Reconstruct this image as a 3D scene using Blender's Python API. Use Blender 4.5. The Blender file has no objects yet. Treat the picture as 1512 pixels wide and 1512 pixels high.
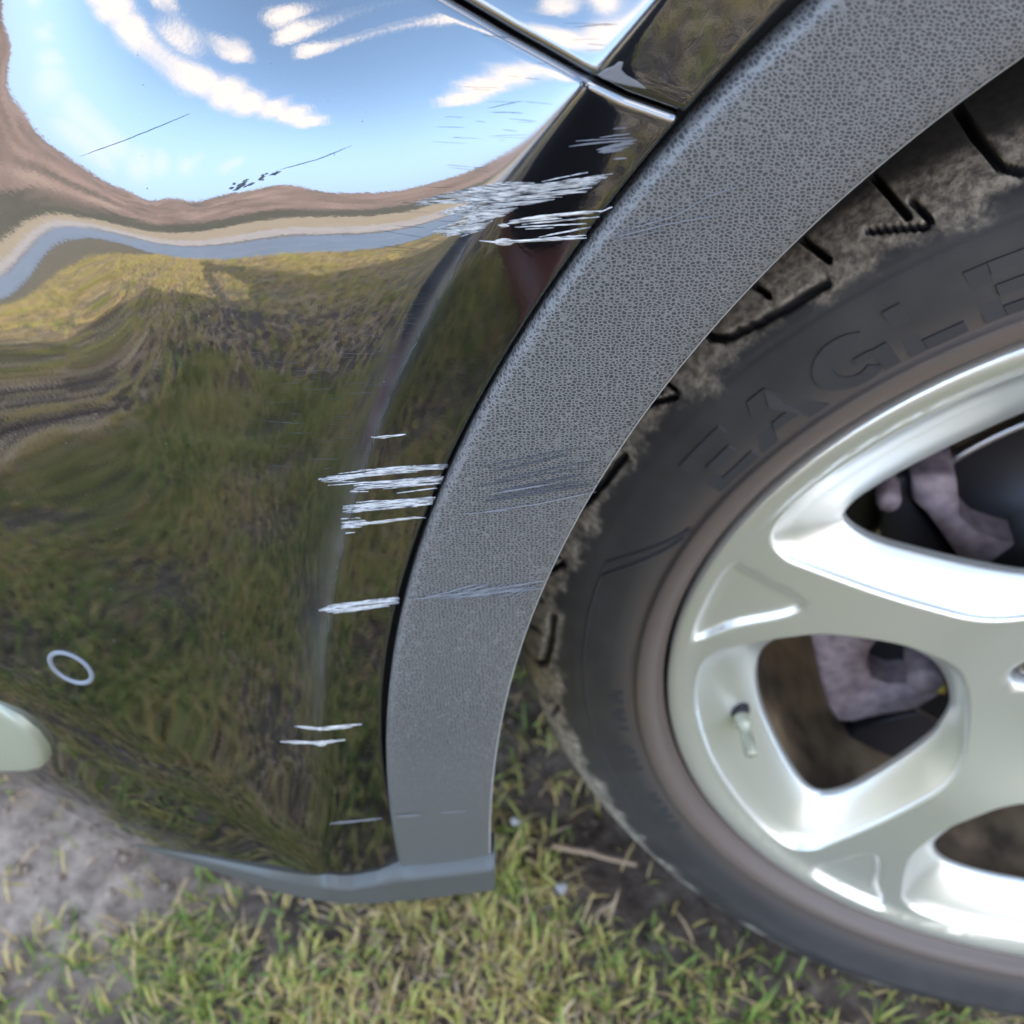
import bpy, bmesh, math, random
import numpy as np
import time
_T0 = time.time()
from mathutils import Vector
from mathutils.geometry import delaunay_2d_cdt

random.seed(7)
rng = np.random.default_rng(7)
S = bpy.context.scene
COL = S.collection

# ------------------------------------------------------------------ camera
CAM = np.array([-0.3070589, -0.2688647, 0.6915463])
FW = np.array([-0.00658465, 0.74343717, -0.66877337])
RT = np.array([0.99997161, 0.00244535, -0.00712723])
UP = np.array([0.00366327, 0.66880132, 0.74343216])
FPX = 1429.743                      # focal length in photograph pixels (1512 wide)
cd = bpy.data.cameras.new('camera')
cam = bpy.data.objects.new('camera', cd)
COL.objects.link(cam)
S.camera = cam
from mathutils import Matrix
cam.matrix_world = Matrix(((RT[0], UP[0], -FW[0], CAM[0]), (RT[1], UP[1], -FW[1], CAM[1]),
                           (RT[2], UP[2], -FW[2], CAM[2]), (0, 0, 0, 1)))
cd.sensor_width = 36
cd.sensor_fit = 'HORIZONTAL'
cd.lens = 36 * FPX / 1512
cd.clip_start = 0.01
cd.clip_end = 3000
cd.dof.use_dof = True
cd.dof.focus_distance = 0.25
cd.dof.aperture_fstop = 14.0

# ------------------------------------------------------------------ light
SUN_EL, SUN_AZ = math.radians(20), math.radians(48)   # az: from +Y (behind the car) towards +X
sd = Vector((math.sin(SUN_AZ) * math.cos(SUN_EL), math.cos(SUN_AZ) * math.cos(SUN_EL), math.sin(SUN_EL)))
W = bpy.data.worlds.new('World')
S.world = W
W.use_nodes = True
wt = W.node_tree
wt.nodes.clear()


def NN(t, typ, **kw):
    n = t.nodes.new(typ)
    for k, v in kw.items():
        if k.startswith('i_'):
            n.inputs[k[2:]].default_value = v
        else:
            setattr(n, k, v)
    return n


out = NN(wt, 'ShaderNodeOutputWorld')
bg = NN(wt, 'ShaderNodeBackground')
bg.inputs['Strength'].default_value = 0.15
sky = NN(wt, 'ShaderNodeTexSky', sky_type='NISHITA', sun_disc=False)
sky.sun_elevation = SUN_EL
sky.sun_rotation = SUN_AZ
sky.air_density = 1.0
sky.dust_density = 0.6
sky.dust_density = 0.7
tc = NN(wt, 'ShaderNodeTexCoord')


def wl(a, b):
    wt.links.new(a, b)


def wmath(op, a, b, clamp=False):
    k = NN(wt, 'ShaderNodeMath', operation=op, use_clamp=clamp)
    for i, v in enumerate((a, b)):
        if isinstance(v, (int, float)):
            k.inputs[i].default_value = v
        else:
            wl(v, k.inputs[i])
    return k.outputs[0]


def wrange(v, a, b, c=0., d=1.):
    k = NN(wt, 'ShaderNodeMapRange', interpolation_type='SMOOTHSTEP')
    wl(v, k.inputs['Value'])
    for n_, x_ in (('From Min', a), ('From Max', b), ('To Min', c), ('To Max', d)):
        k.inputs[n_].default_value = x_
    return k.outputs['Result']


def wnoise(scale, detail, rough, vec):
    n = NN(wt, 'ShaderNodeTexNoise')
    n.inputs['Scale'].default_value = scale
    n.inputs['Detail'].default_value = detail
    n.inputs['Roughness'].default_value = rough
    wl(vec, n.inputs['Vector'])
    return n


VEC = tc.outputs['Generated']
wn = wnoise(9, 5, .6, VEC)
wv = NN(wt, 'ShaderNodeVectorMath', operation='MULTIPLY_ADD')
wl(wn.outputs['Color'], wv.inputs[0])
wv.inputs[1].default_value = (.09, .09, .09)
wl(VEC, wv.inputs[2])
WV = wv.outputs[0]


def cloud_bank(cs, soft):
    acc = None
    for cx_, cy_, cz_, r_ in cs:
        k = NN(wt, 'ShaderNodeVectorMath', operation='DISTANCE')
        wl(WV, k.inputs[0])
        k.inputs[1].default_value = (cx_ + .045, cy_ + .045, cz_ + .045)
        d_ = wmath('DIVIDE', k.outputs['Value'], r_)
        acc = d_ if acc is None else wmath('MINIMUM', acc, d_)
    return wrange(acc, 1., soft, 0., 1.)


# two long cumulus banks and a thin one, then unseen broken cloud added elsewhere to warm the ambient light
bank1 = cloud_bank([(-.69, -.54, .482, .072), (-.735, -.485, .478, .08), (-.693, -.546, .470, .08), (-.65, -.60, .458, .076), (-.605, -.659, .446, .07), (-.57, -.70, .424, .062), (-.54, -.735, .408, .05)], .28)
bank2 = cloud_bank([(-.572, -.437, .694, .042), (-.556, -.49, .672, .042), (-.535, -.555, .635, .038), (-.72, -.41, .568, .06), (-.66, -.47, .60, .05)], .28)
thin = cloud_bank([(-.85, -.48, .20, .07), (-.905, -.391, .175, .06), (-.88, -.42, .215, .06), (-.82, -.53, .22, .06), (-.763, -.604, .229, .05), (-.684, -.693, .22, .045)], .1)
nz = wnoise(3.1, 7, .55, VEC)
away = NN(wt, 'ShaderNodeVectorMath', operation='DISTANCE')
wl(VEC, away.inputs[0])
away.inputs[1].default_value = (-.66, -.58, .42)
rest = wmath('MULTIPLY', wrange(nz.outputs['Fac'], .485, .62), wrange(away.outputs['Value'], .50, .70))
cover = wmath('MAXIMUM', wmath('MAXIMUM', bank1, bank2), wmath('MAXIMUM', wmath('MULTIPLY', thin, .35), rest))
cover = wmath('MULTIPLY', cover, wrange(wn.outputs['Fac'], .2, .5, .72, 1.), True)
sz = NN(wt, 'ShaderNodeSeparateXYZ')
wl(VEC, sz.inputs[0])
hazy = wrange(sz.outputs['Z'], .02, .46, .96, .0)
hz = NN(wt, 'ShaderNodeMix', data_type='RGBA')
wl(hazy, hz.inputs[0])
wl(sky.outputs['Color'], hz.inputs[6])
hz.inputs[7].default_value = (1.9, 2.65, 4.2, 1)
mx = NN(wt, 'ShaderNodeMix', data_type='RGBA')
mx.inputs[7].default_value = (4.5, 4.05, 3.75, 1)
wl(cover, mx.inputs[0])
wl(hz.outputs[2], mx.inputs[6])
wt.links.new(mx.outputs[2], bg.inputs['Color'])
wt.links.new(bg.outputs['Background'], out.inputs['Surface'])

ld = bpy.data.lights.new('sun', 'SUN')
ld.energy = 2.1
ld.angle = math.radians(0.5)
ld.color = (1.0, 0.93, 0.82)
sun = bpy.data.objects.new('sun', ld)
COL.objects.link(sun)
sun.rotation_euler = sd.to_track_quat('Z', 'Y').to_euler()
sun.location = (0, 0, 8)

S.view_settings.view_transform = 'Standard'
S.view_settings.look = 'None'
S.view_settings.gamma = 1
S.view_settings.use_curve_mapping = False
S.view_settings.exposure = 3.1
S.cycles.use_denoising = True
S.cycles.max_bounces = 8


# ------------------------------------------------------------------ helpers
def ray(px, py):
    return FW + (px - 756) / FPX * RT - (py - 756) / FPX * UP


def on_y(px, py, y):
    d = ray(px, py)
    return CAM + d * ((y - CAM[1]) / d[1])


def on_z(px, py, z=0.0):
    d = ray(px, py)
    return CAM + d * ((z - CAM[2]) / d[2])


def link(name, me, mat=None, parent=None, loc=None):
    o = bpy.data.objects.new(name, me)
    COL.objects.link(o)
    if mat is not None and me is not None:
        me.materials.append(mat)
    if parent is not None:
        o.parent = parent
    if loc is not None:
        o.location = loc
    return o


def mesh(name, verts, faces, mat=None, parent=None, smooth=True, loc=None):
    me = bpy.data.meshes.new(name)
    me.from_pydata([tuple(map(float, v)) for v in verts], [], [tuple(map(int, q)) for q in faces])
    if smooth:
        me.polygons.foreach_set('use_smooth', [True] * len(me.polygons))
    me.update()
    return link(name, me, mat, parent, loc)


def grid_faces(n, m, close_n=False, close_m=False, off=0, flip=False):
    out = []
    for i in range(n if close_n else n - 1):
        for j in range(m if close_m else m - 1):
            a, b = i * m + j, i * m + (j + 1) % m
            c, d = ((i + 1) % n) * m + (j + 1) % m, ((i + 1) % n) * m + j
            q = (a + off, b + off, c + off, d + off)
            out.append(q[::-1] if flip else q)
    return out


def tag(o, label, cat, group=None, kind=None):
    if label:
        o['label'] = label
    if cat:
        o['category'] = cat
    if group:
        o['group'] = group
    if kind:
        o['kind'] = kind
    return o


def empty(name, loc=(0, 0, 0), parent=None):
    o = bpy.data.objects.new(name, None)
    COL.objects.link(o)
    o.location = loc
    o.empty_display_size = 0.1
    if parent is not None:
        o.parent = parent
    return o


def sstep(a, b, x):
    t = np.clip((np.asarray(x, float) - a) / (b - a), 0, 1)
    return t * t * (3 - 2 * t)


# ------------------------------------------------------------------ materials
def mat(name, base=(.5, .5, .5), rough=.5, metal=0., ior=1.5, spec=.5):
    m = bpy.data.materials.new(name)
    m.use_nodes = True
    t = m.node_tree
    b = t.nodes['Principled BSDF']
    b.inputs['Base Color'].default_value = (*base, 1)
    b.inputs['Roughness'].default_value = rough
    b.inputs['Metallic'].default_value = metal
    b.inputs['IOR'].default_value = ior
    b.inputs['Specular IOR Level'].default_value = spec
    return m, t, b


def noise(t, scale, detail=3, rough=.5, coord='Object', vec=None):
    n = NN(t, 'ShaderNodeTexNoise')
    n.inputs['Scale'].default_value = scale
    n.inputs['Detail'].default_value = detail
    n.inputs['Roughness'].default_value = rough
    if vec is None:
        c = NN(t, 'ShaderNodeTexCoord')
        vec = c.outputs[coord]
    t.links.new(vec, n.inputs['Vector'])
    return n


def ramp(t, src, stops):
    r = NN(t, 'ShaderNodeValToRGB')
    e = r.color_ramp.elements
    while len(e) > 1:
        e.remove(e[-1])
    e[0].position = stops[0][0]
    e[0].color = (*stops[0][1], 1)
    for p, c in stops[1:]:
        k = e.new(p)
        k.color = (*c, 1)
    t.links.new(src, r.inputs['Fac'])
    return r


def bump(t, b, src, strength, dist):
    n = NN(t, 'ShaderNodeBump')
    n.inputs['Strength'].default_value = strength
    n.inputs['Distance'].default_value = dist
    t.links.new(src, n.inputs['Height'])
    t.links.new(n.outputs['Normal'], b.inputs['Normal'])
    return n


M = {}
# black lacquer: deep mirror with a little orange peel
m, t, b = mat('black_lacquer', (.004, .004, .005), .025, 0, 2.6)
n = noise(t, 800, 2)
bump(t, b, n.outputs['Fac'], .02, .0002)
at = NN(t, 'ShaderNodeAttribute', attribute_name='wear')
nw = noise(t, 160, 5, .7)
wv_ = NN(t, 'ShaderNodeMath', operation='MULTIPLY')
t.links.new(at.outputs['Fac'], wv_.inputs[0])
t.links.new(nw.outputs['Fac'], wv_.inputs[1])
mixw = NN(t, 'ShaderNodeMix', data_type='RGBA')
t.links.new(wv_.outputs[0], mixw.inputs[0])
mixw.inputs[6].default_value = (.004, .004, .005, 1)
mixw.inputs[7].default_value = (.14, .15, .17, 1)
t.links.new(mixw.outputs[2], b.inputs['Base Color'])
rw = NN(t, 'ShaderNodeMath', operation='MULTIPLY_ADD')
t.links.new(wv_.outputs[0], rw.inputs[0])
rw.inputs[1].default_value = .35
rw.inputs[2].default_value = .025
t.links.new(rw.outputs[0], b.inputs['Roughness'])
M['paint'] = m
m, t, b = mat('black_gap', (.004, .004, .005), .6)
M['gap'] = m
# grained grey plastic
m, t, b = mat('grained_plastic', (.05, .052, .056), .40)
c = NN(t, 'ShaderNodeTexCoord')
mpn = NN(t, 'ShaderNodeMapping')
mpn.inputs['Scale'].default_value = (.86, .3, 1.2)
t.links.new(c.outputs['Object'], mpn.inputs['Vector'])
dn = noise(t, 500, 2, vec=mpn.outputs['Vector'])
ma = NN(t, 'ShaderNodeVectorMath', operation='MULTIPLY_ADD')
ma.inputs[1].default_value = (.00022, .00022, .00022)
t.links.new(dn.outputs['Color'], ma.inputs[0])
t.links.new(mpn.outputs['Vector'], ma.inputs[2])
vo = NN(t, 'ShaderNodeTexVoronoi', feature='DISTANCE_TO_EDGE')
vo.inputs['Scale'].default_value = 1000
vo.inputs['Randomness'].default_value = .78
t.links.new(ma.outputs[0], vo.inputs['Vector'])
rc = ramp(t, vo.outputs['Distance'], [(0.0, (.205, .201, .198)), (.10, (.178, .175, .172)), (.23, (.060, .060, .061)), (1, (.050, .050, .051))])
big = noise(t, 14, 3)
mr = NN(t, 'ShaderNodeMix', data_type='RGBA', blend_type='MULTIPLY')
mr.inputs[0].default_value = .25
t.links.new(rc.outputs['Color'], mr.inputs[6])
t.links.new(big.outputs['Fac'], mr.inputs[7])
gz_ = NN(t, 'ShaderNodeSeparateXYZ')
t.links.new(c.outputs['Object'], gz_.inputs[0])
fad = NN(t, 'ShaderNodeMapRange', interpolation_type='SMOOTHSTEP')
t.links.new(gz_.outputs['Z'], fad.inputs['Value'])
fad.inputs['From Min'].default_value = .31
fad.inputs['From Max'].default_value = .42
mf = NN(t, 'ShaderNodeMix', data_type='RGBA')          # the grain runs out into a smooth foot
t.links.new(fad.outputs['Result'], mf.inputs[0])
mf.inputs[6].default_value = (.104, .106, .100, 1)
t.links.new(mr.outputs[2], mf.inputs[7])
t.links.new(mf.outputs[2], b.inputs['Base Color'])
inv = NN(t, 'ShaderNodeMapRange')
inv.inputs['From Max'].default_value = .25
inv.inputs['To Min'].default_value = 1
inv.inputs['To Max'].default_value = 0
t.links.new(vo.outputs['Distance'], inv.inputs['Value'])
gst_ = NN(t, 'ShaderNodeMath', operation='MULTIPLY')
t.links.new(fad.outputs['Result'], gst_.inputs[0])
gst_.inputs[1].default_value = .42
gb_ = bump(t, b, inv.outputs['Result'], .32, .0002)
t.links.new(gst_.outputs[0], gb_.inputs['Strength'])
M['grain'] = m
m, t, b = mat('grey_plastic', (.078, .080, .075), .45)
n = noise(t, 1500, 2)
bump(t, b, n.outputs['Fac'], .2, .0001)
M['plastic'] = m
m, t, b = mat('silver_alloy', (.80, .81, .78), .33, .80)
M['silver'] = m
m, t, b = mat('satin_silver', (.40, .40, .30), .42, .3)
M['satin'] = m
m, t, b = mat('sensor_ring', (.22, .235, .26), .4)
M['ring'] = m
m, t, b = mat('scratched_primer', (.62, .64, .67), .55)
c = NN(t, 'ShaderNodeTexCoord')
mpn = NN(t, 'ShaderNodeMapping')
mpn.inputs['Rotation'].default_value = (0, math.radians(6), 0)
mpn.inputs['Scale'].default_value = (220, 100, 4200)
t.links.new(c.outputs['Object'], mpn.inputs['Vector'])
n = noise(t, 1, 3, .6, vec=mpn.outputs['Vector'])
r = ramp(t, n.outputs['Fac'], [(.34, (.035, .036, .042)), (.42, (.20, .197, .193)), (.52, (.56, .55, .535)), (.70, (.80, .78, .76))])
t.links.new(r.outputs['Color'], b.inputs['Base Color'])
bump(t, b, n.outputs['Fac'], .5, .0002)
M['scratch'] = m
m, t, b = mat('dull_scuff', (.17, .175, .19), .5)
M['scuff'] = m
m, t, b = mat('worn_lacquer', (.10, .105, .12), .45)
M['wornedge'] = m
m, t, b = mat('hairline', (.03, .033, .04), .3)
M['hair'] = m
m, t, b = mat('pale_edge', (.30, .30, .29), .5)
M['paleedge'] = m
m, t, b = mat('dark_chip', (.09, .095, .11), .6)
M['chip'] = m
m, t, b = mat('trim_scuff_light', (.17, .173, .183), .5)
M['trimscuff'] = m
m, t, b = mat('trim_scuff_dark', (.045, .047, .055), .45)
M['trimdark'] = m
# tyre: rubber with mud that sits on the shoulder and brown dust near the bead
m, t, b = mat('tyre_rubber', (.03, .03, .035), .62)
c = NN(t, 'ShaderNodeTexCoord')
sx = NN(t, 'ShaderNodeSeparateXYZ')
t.links.new(c.outputs['Object'], sx.inputs[0])
cx = NN(t, 'ShaderNodeCombineXYZ')
t.links.new(sx.outputs['X'], cx.inputs['X'])
t.links.new(sx.outputs['Z'], cx.inputs['Z'])
ln = NN(t, 'ShaderNodeVectorMath', operation='LENGTH')
t.links.new(cx.outputs[0], ln.inputs[0])
n1 = noise(t, 45, 6, .65)
n2 = noise(t, 260, 4, .7)


def mth(t, op, a, bb, clamp=False):
    k = NN(t, 'ShaderNodeMath', operation=op, use_clamp=clamp)
    for i, v in enumerate((a, bb)):
        if isinstance(v, (int, float)):
            k.inputs[i].default_value = v
        else:
            t.links.new(v, k.inputs[i])
    return k.outputs[0]


def mrange(t, v, a, bb, c0=0., c1=1.):
    k = NN(t, 'ShaderNodeMapRange', interpolation_type='SMOOTHSTEP')
    t.links.new(v, k.inputs['Value'])
    k.inputs['From Min'].default_value = a
    k.inputs['From Max'].default_value = bb
    k.inputs['To Min'].default_value = c0
    k.inputs['To Max'].default_value = c1
    return k.outputs['Result']


R_ = ln.outputs['Value']
acr = NN(t, 'ShaderNodeAttribute', attribute_name='across').outputs['Fac']
grv = NN(t, 'ShaderNodeAttribute', attribute_name='groove').outputs['Fac']
mudm = mth(t, 'ADD', acr, mth(t, 'MULTIPLY', mth(t, 'SUBTRACT', n1.outputs['Fac'], .5), .36))
mudm = mrange(t, mudm, .36, .44)
mudo = mrange(t, mth(t, 'ADD', acr, mth(t, 'MULTIPLY', n1.outputs['Fac'], .1)), .62, .74, 1, .10)
mudo = mth(t, 'MULTIPLY', mudo, mrange(t, grv, .1, .6, 1, 0))
mud = mth(t, 'MULTIPLY', mudm, mudo)
mud = mth(t, 'MULTIPLY', mud, mrange(t, n2.outputs['Fac'], .30, .62, .45, 1))
mudcol = ramp(t, n2.outputs['Fac'], [(.25, (.13, .11, .09)), (.5, (.30, .265, .215)), (.75, (.50, .45, .375))])
dust = mrange(t, mth(t, 'ADD', R_, mth(t, 'MULTIPLY', n1.outputs['Fac'], .01)), .249, .272, .75, .0)
rub = ramp(t, n1.outputs['Fac'], [(.3, (.028, .027, .029)), (.7, (.048, .046, .047))])
x1 = NN(t, 'ShaderNodeMix', data_type='RGBA')
t.links.new(dust, x1.inputs[0])
t.links.new(rub.outputs['Color'], x1.inputs[6])
x1.inputs[7].default_value = (.15, .115, .095, 1)
x2 = NN(t, 'ShaderNodeMix', data_type='RGBA')
t.links.new(mud, x2.inputs[0])
t.links.new(x1.outputs[2], x2.inputs[6])
t.links.new(mudcol.outputs['Color'], x2.inputs[7])
t.links.new(x2.outputs[2], b.inputs['Base Color'])
t.links.new(mth(t, 'ADD', mth(t, 'MULTIPLY', mud, .35), .55), b.inputs['Roughness'])
bump(t, b, mth(t, 'MULTIPLY', n2.outputs['Fac'], mud), .5, .0012)
M['tyre'] = m
m, t, b = mat('tyre_letter', (.037, .038, .043), .55)
M['letter'] = m
m, t, b = mat('dirty_barrel', (.10, .075, .05), .6, .3)
n = noise(t, 30, 5)
r = ramp(t, n.outputs['Fac'], [(.35, (.08, .065, .05)), (.5, (.22, .165, .11)), (.7, (.40, .30, .19))])
t.links.new(r.outputs['Color'], b.inputs['Base Color'])
M['barrel'] = m
m, t, b = mat('cast_iron', (.22, .17, .19), .7, .2)
n = noise(t, 120, 5)
r = ramp(t, n.outputs['Fac'], [(.3, (.13, .10, .115)), (.7, (.30, .24, .255))])
t.links.new(r.outputs['Color'], b.inputs['Base Color'])
bump(t, b, n.outputs['Fac'], .4, .001)
M['iron'] = m
m, t, b = mat('disc_steel', (.35, .33, .33), .3, 1.0)
M['steel'] = m
m, t, b = mat('disc_face', (.02, .019, .022), .4, .4)
M['disc'] = m
m, t, b = mat('disc_rust', (.20, .075, .035), .7)
M['rust'] = m
m, t, b = mat('dark_metal', (.03, .028, .034), .5, .3)
M['dark'] = m
m, t, b = mat('black_rubber', (.012, .012, .013), .7)
M['liner'] = m
m, t, b = mat('window_glass', (.01, .012, .014), .03, 0, 1.6)
M['glass'] = m
m, t, b = mat('yellow_mark', (.5, .38, .06), .5)
M['yellow'] = m
m, t, b = mat('dark_jacket', (.012, .012, .017), .8)
M['cloth'] = m
m, t, b = mat('dark_jeans', (.014, .016, .028), .85)
M['denim'] = m
m, t, b = mat('brown_boots', (.13, .045, .03), .55)
M['boot'] = m
m, t, b = mat('skin', (.52, .30, .22), .5)
M['skin'] = m
m, t, b = mat('dark_hair', (.03, .02, .014), .6)
M['hair_dark'] = m
# soil and field
m, t, b = mat('soil', (.06, .045, .035), .9)
n1 = noise(t, 9, 6, .6)
n2 = noise(t, 60, 6, .65)
r1 = ramp(t, n2.outputs['Fac'], [(.3, (.042, .030, .022)), (.5, (.105, .077, .058)), (.72, (.21, .16, .125))])
gs_ = NN(t, 'ShaderNodeNewGeometry')
dd_ = NN(t, 'ShaderNodeVectorMath', operation='DISTANCE')
t.links.new(gs_.outputs['Position'], dd_.inputs[0])
dd_.inputs[1].default_value = (-.66, .09, 0)
n3 = noise(t, 22, 5, .6)
pn_ = NN(t, 'ShaderNodeMath', operation='MULTIPLY_ADD')
t.links.new(n3.outputs['Fac'], pn_.inputs[0])
pn_.inputs[1].default_value = .22
t.links.new(dd_.outputs['Value'], pn_.inputs[2])
pale = mrange(t, pn_.outputs[0], .17, .31, 1, 0)
x = NN(t, 'ShaderNodeMix', data_type='RGBA')
t.links.new(pale, x.inputs[0])
t.links.new(r1.outputs['Color'], x.inputs[6])
rp_ = ramp(t, n2.outputs['Fac'], [(.3, (.14, .10, .075)), (.62, (.38, .295, .225))])
t.links.new(rp_.outputs['Color'], x.inputs[7])
t.links.new(x.outputs[2], b.inputs['Base Color'])
bump(t, b, n2.outputs['Fac'], .7, .008)
M['soil'] = m


def pos_xy(t):
    g = NN(t, 'ShaderNodeNewGeometry')
    s = NN(t, 'ShaderNodeSeparateXYZ')
    t.links.new(g.outputs['Position'], s.inputs[0])
    return s.outputs['X'], s.outputs['Y'], g.outputs['Position']


m, t, b = mat('field', (.1, .1, .05), .95)
X, Y, P = pos_xy(t)
n1 = noise(t, .8, 5, .6, vec=P)
n2 = noise(t, 14, 6, .7, vec=P)
g1 = ramp(t, n2.outputs['Fac'], [(.3, (.09, .08, .04)), (.5, (.19, .15, .085)), (.7, (.32, .24, .15))])
dry = ramp(t, n1.outputs['Fac'], [(.3, (.42, .30, .16)), (.7, (.62, .48, .31))])
x = NN(t, 'ShaderNodeMix', data_type='RGBA')
t.links.new(mrange(t, mth(t, 'ADD', Y, mth(t, 'MULTIPLY', n1.outputs['Fac'], 2)), -7.5, -6.0, 1, 0), x.inputs[0])
t.links.new(g1.outputs['Color'], x.inputs[6])
t.links.new(dry.outputs['Color'], x.inputs[7])
t.links.new(x.outputs[2], b.inputs['Base Color'])
M['field'] = m
m, t, b = mat('lane_asphalt', (.16, .165, .18), .3)
n = noise(t, 3, 5)
r = ramp(t, n.outputs['Fac'], [(.35, (.11, .115, .13)), (.65, (.22, .225, .24))])
t.links.new(r.outputs['Color'], b.inputs['Base Color'])
M['lane'] = m
m, t, b = mat('pale_track', (.60, .50, .43), .9)
n = noise(t, 2.5, 6)
r = ramp(t, n.outputs['Fac'], [(.3, (.42, .34, .27)), (.6, (.66, .56, .48))])
t.links.new(r.outputs['Color'], b.inputs['Base Color'])
M['track'] = m
m, t, b = mat('hill_heather', (.16, .11, .075), 1)
n = noise(t, .03, 7, .65)
r = ramp(t, n.outputs['Fac'], [(.3, (.12, .11, .075)), (.46, (.26, .175, .13)), (.6, (.40, .27, .21)), (.75, (.48, .37, .23))])
t.links.new(r.outputs['Color'], b.inputs['Base Color'])
hx_, hy_, hp_ = pos_xy(t)
hz_ = NN(t, 'ShaderNodeSeparateXYZ')
t.links.new(hp_, hz_.inputs[0])
hn_ = noise(t, .06, 5, .6, vec=hp_)
lowm = mth(t, 'ADD', hz_.outputs['Z'], mth(t, 'MULTIPLY', hn_.outputs['Fac'], -22))
hm_ = NN(t, 'ShaderNodeMix', data_type='RGBA')        # dark woods and gorse on the lower slopes
t.links.new(mrange(t, lowm, -7, -3, .85, 0), hm_.inputs[0])
t.links.new(r.outputs['Color'], hm_.inputs[6])
hm_.inputs[7].default_value = (.075, .08, .045, 1)
t.links.new(hm_.outputs[2], b.inputs['Base Color'])
M['hill'] = m


def leafmat(name, stops, rough=.55):
    m, t, b = mat(name, (.1, .1, .05), rough)
    oi = NN(t, 'ShaderNodeAttribute', attribute_name='tint')
    r = ramp(t, oi.outputs['Fac'], stops)
    t.links.new(r.outputs['Color'], b.inputs['Base Color'])
    b.inputs['Specular IOR Level'].default_value = .3
    tr = NN(t, 'ShaderNodeBsdfTranslucent')
    t.links.new(r.outputs['Color'], tr.inputs['Color'])
    ms = NN(t, 'ShaderNodeMixShader')
    ms.inputs[0].default_value = .3
    t.links.new(b.outputs[0], ms.inputs[1])
    t.links.new(tr.outputs[0], ms.inputs[2])
    t.links.new(ms.outputs[0], t.nodes['Material Output'].inputs['Surface'])
    return m


M['grass'] = leafmat('grass', [(0, (.11, .18, .04)), (.22, (.25, .34, .075)), (.40, (.45, .45, .12)), (.56, (.58, .45, .16)), (.72, (.64, .46, .24)), (1, (.70, .54, .37))])
M['leaf'] = leafmat('leaf', [(0, (.02, .035, .012)), (1, (.07, .08, .03))])
m, t, b = mat('bark', (.07, .055, .04), .9)
M['bark'] = m
m, t, b = mat('stone_wall', (.45, .38, .3), .9)
M['stone'] = m
m, t, b = mat('slate', (.08, .08, .09), .7)
M['slate'] = m
m, t, b = mat('straw', (.36, .25, .16), .8)
M['straw'] = m
m, t, b = mat('pebble', (.38, .36, .34), .8)
M['pebble'] = m

# ------------------------------------------------------------------ body surface
ARC = np.array([0.064, 0.358])      # arch centre (x, z)
R_IN, R_OUT, R_PANEL = 0.382, 0.4215, 0.4248
Y_TRIM = -0.060
K_FL = 0.10


def y_flange(x, z):
    R = np.hypot(x - ARC[0], z - ARC[1])
    return -0.0580 - K_FL * (R - R_OUT)


# reflection elevation wanted at a photograph pixel -> slopes of the panel
def interp(x, pts):
    p = np.array(pts, float)
    return np.interp(x, p[:, 0], p[:, 1])


def elev_target(px, py):
    sh = interp(px, [(-400, 75), (0, 45), (100, 25), (300, 0), (600, -28), (850, -45)])
    q = py + sh * sstep(250, 360, py) * -1
    A = interp(q, [(-500, 78), (-200, 62), (0, 46), (100, 34), (200, 20), (292, 5.5), (345, -1), (372, -4.5), (398, -10), (450, -16),
                   (600, -27), (800, -38), (1000, -48), (1250, -58), (1600, -70)])
    Bv = interp(px, [(-500, -3), (-200, -4), (0, -.5), (45, 4), (70, 10.5), (150, 25), (300, 45), (600, 70)]) \
        + interp(py, [(-300, -1), (0, 0), (150, -.5), (260, 0)])
    k = 5.
    sm = -k * np.log(np.exp(-np.clip(A, -200, 200) / k) + np.exp(-np.clip(Bv, -200, 200) / k))
    w = sstep(380, 300, py)
    E = A * (1 - w) + np.minimum(A, sm) * w
    return E


pxs, pys = np.meshgrid(np.arange(-300, 960, 22), np.arange(-330, 1320, 22))
pxs, pys = pxs.ravel().astype(float), pys.ravel().astype(float)
CREASE = np.array([(1090, -160), (1020, -70), (960, 0), (880, 105), (850, 130), (770, 240), (700, 345), (640, 450), (590, 550), (550, 650),
                   (510, 780), (485, 900), (475, 1000), (475, 1100), (480, 1230), (486, 1300)], float)
cxv = np.interp(pys, CREASE[:, 1], CREASE[:, 0])
keep = pxs < cxv - 8
pxs, pys = pxs[keep], pys[keep]
D = FW[None] + ((pxs - 756) / FPX)[:, None] * RT - ((pys - 756) / FPX)[:, None] * UP
Vn = D / np.linalg.norm(D, axis=1)[:, None]
Et = elev_target(pxs, pys)

# cubic B-spline sheet
X0, X1, Z0, Z1, HK = -1.08, 0.80, 0.14, 1.06, 0.034
NX, NZ = int((X1 - X0) / HK) + 4, int((Z1 - Z0) / HK) + 4


def bs(u, d=0):
    i = np.floor(u).astype(int)
    f = u - i
    if d == 0:
        w = [(1 - f) ** 3 / 6, (3 * f ** 3 - 6 * f ** 2 + 4) / 6, (-3 * f ** 3 + 3 * f ** 2 + 3 * f + 1) / 6, f ** 3 / 6]
    elif d == 1:
        w = [-(1 - f) ** 2 / 2, (3 * f ** 2 - 4 * f) / 2, (-3 * f ** 2 + 2 * f + 1) / 2, f ** 2 / 2]
    else:
        w = [1 - f, 3 * f - 2, 1 - 3 * f, f]
    return i, w


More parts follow.
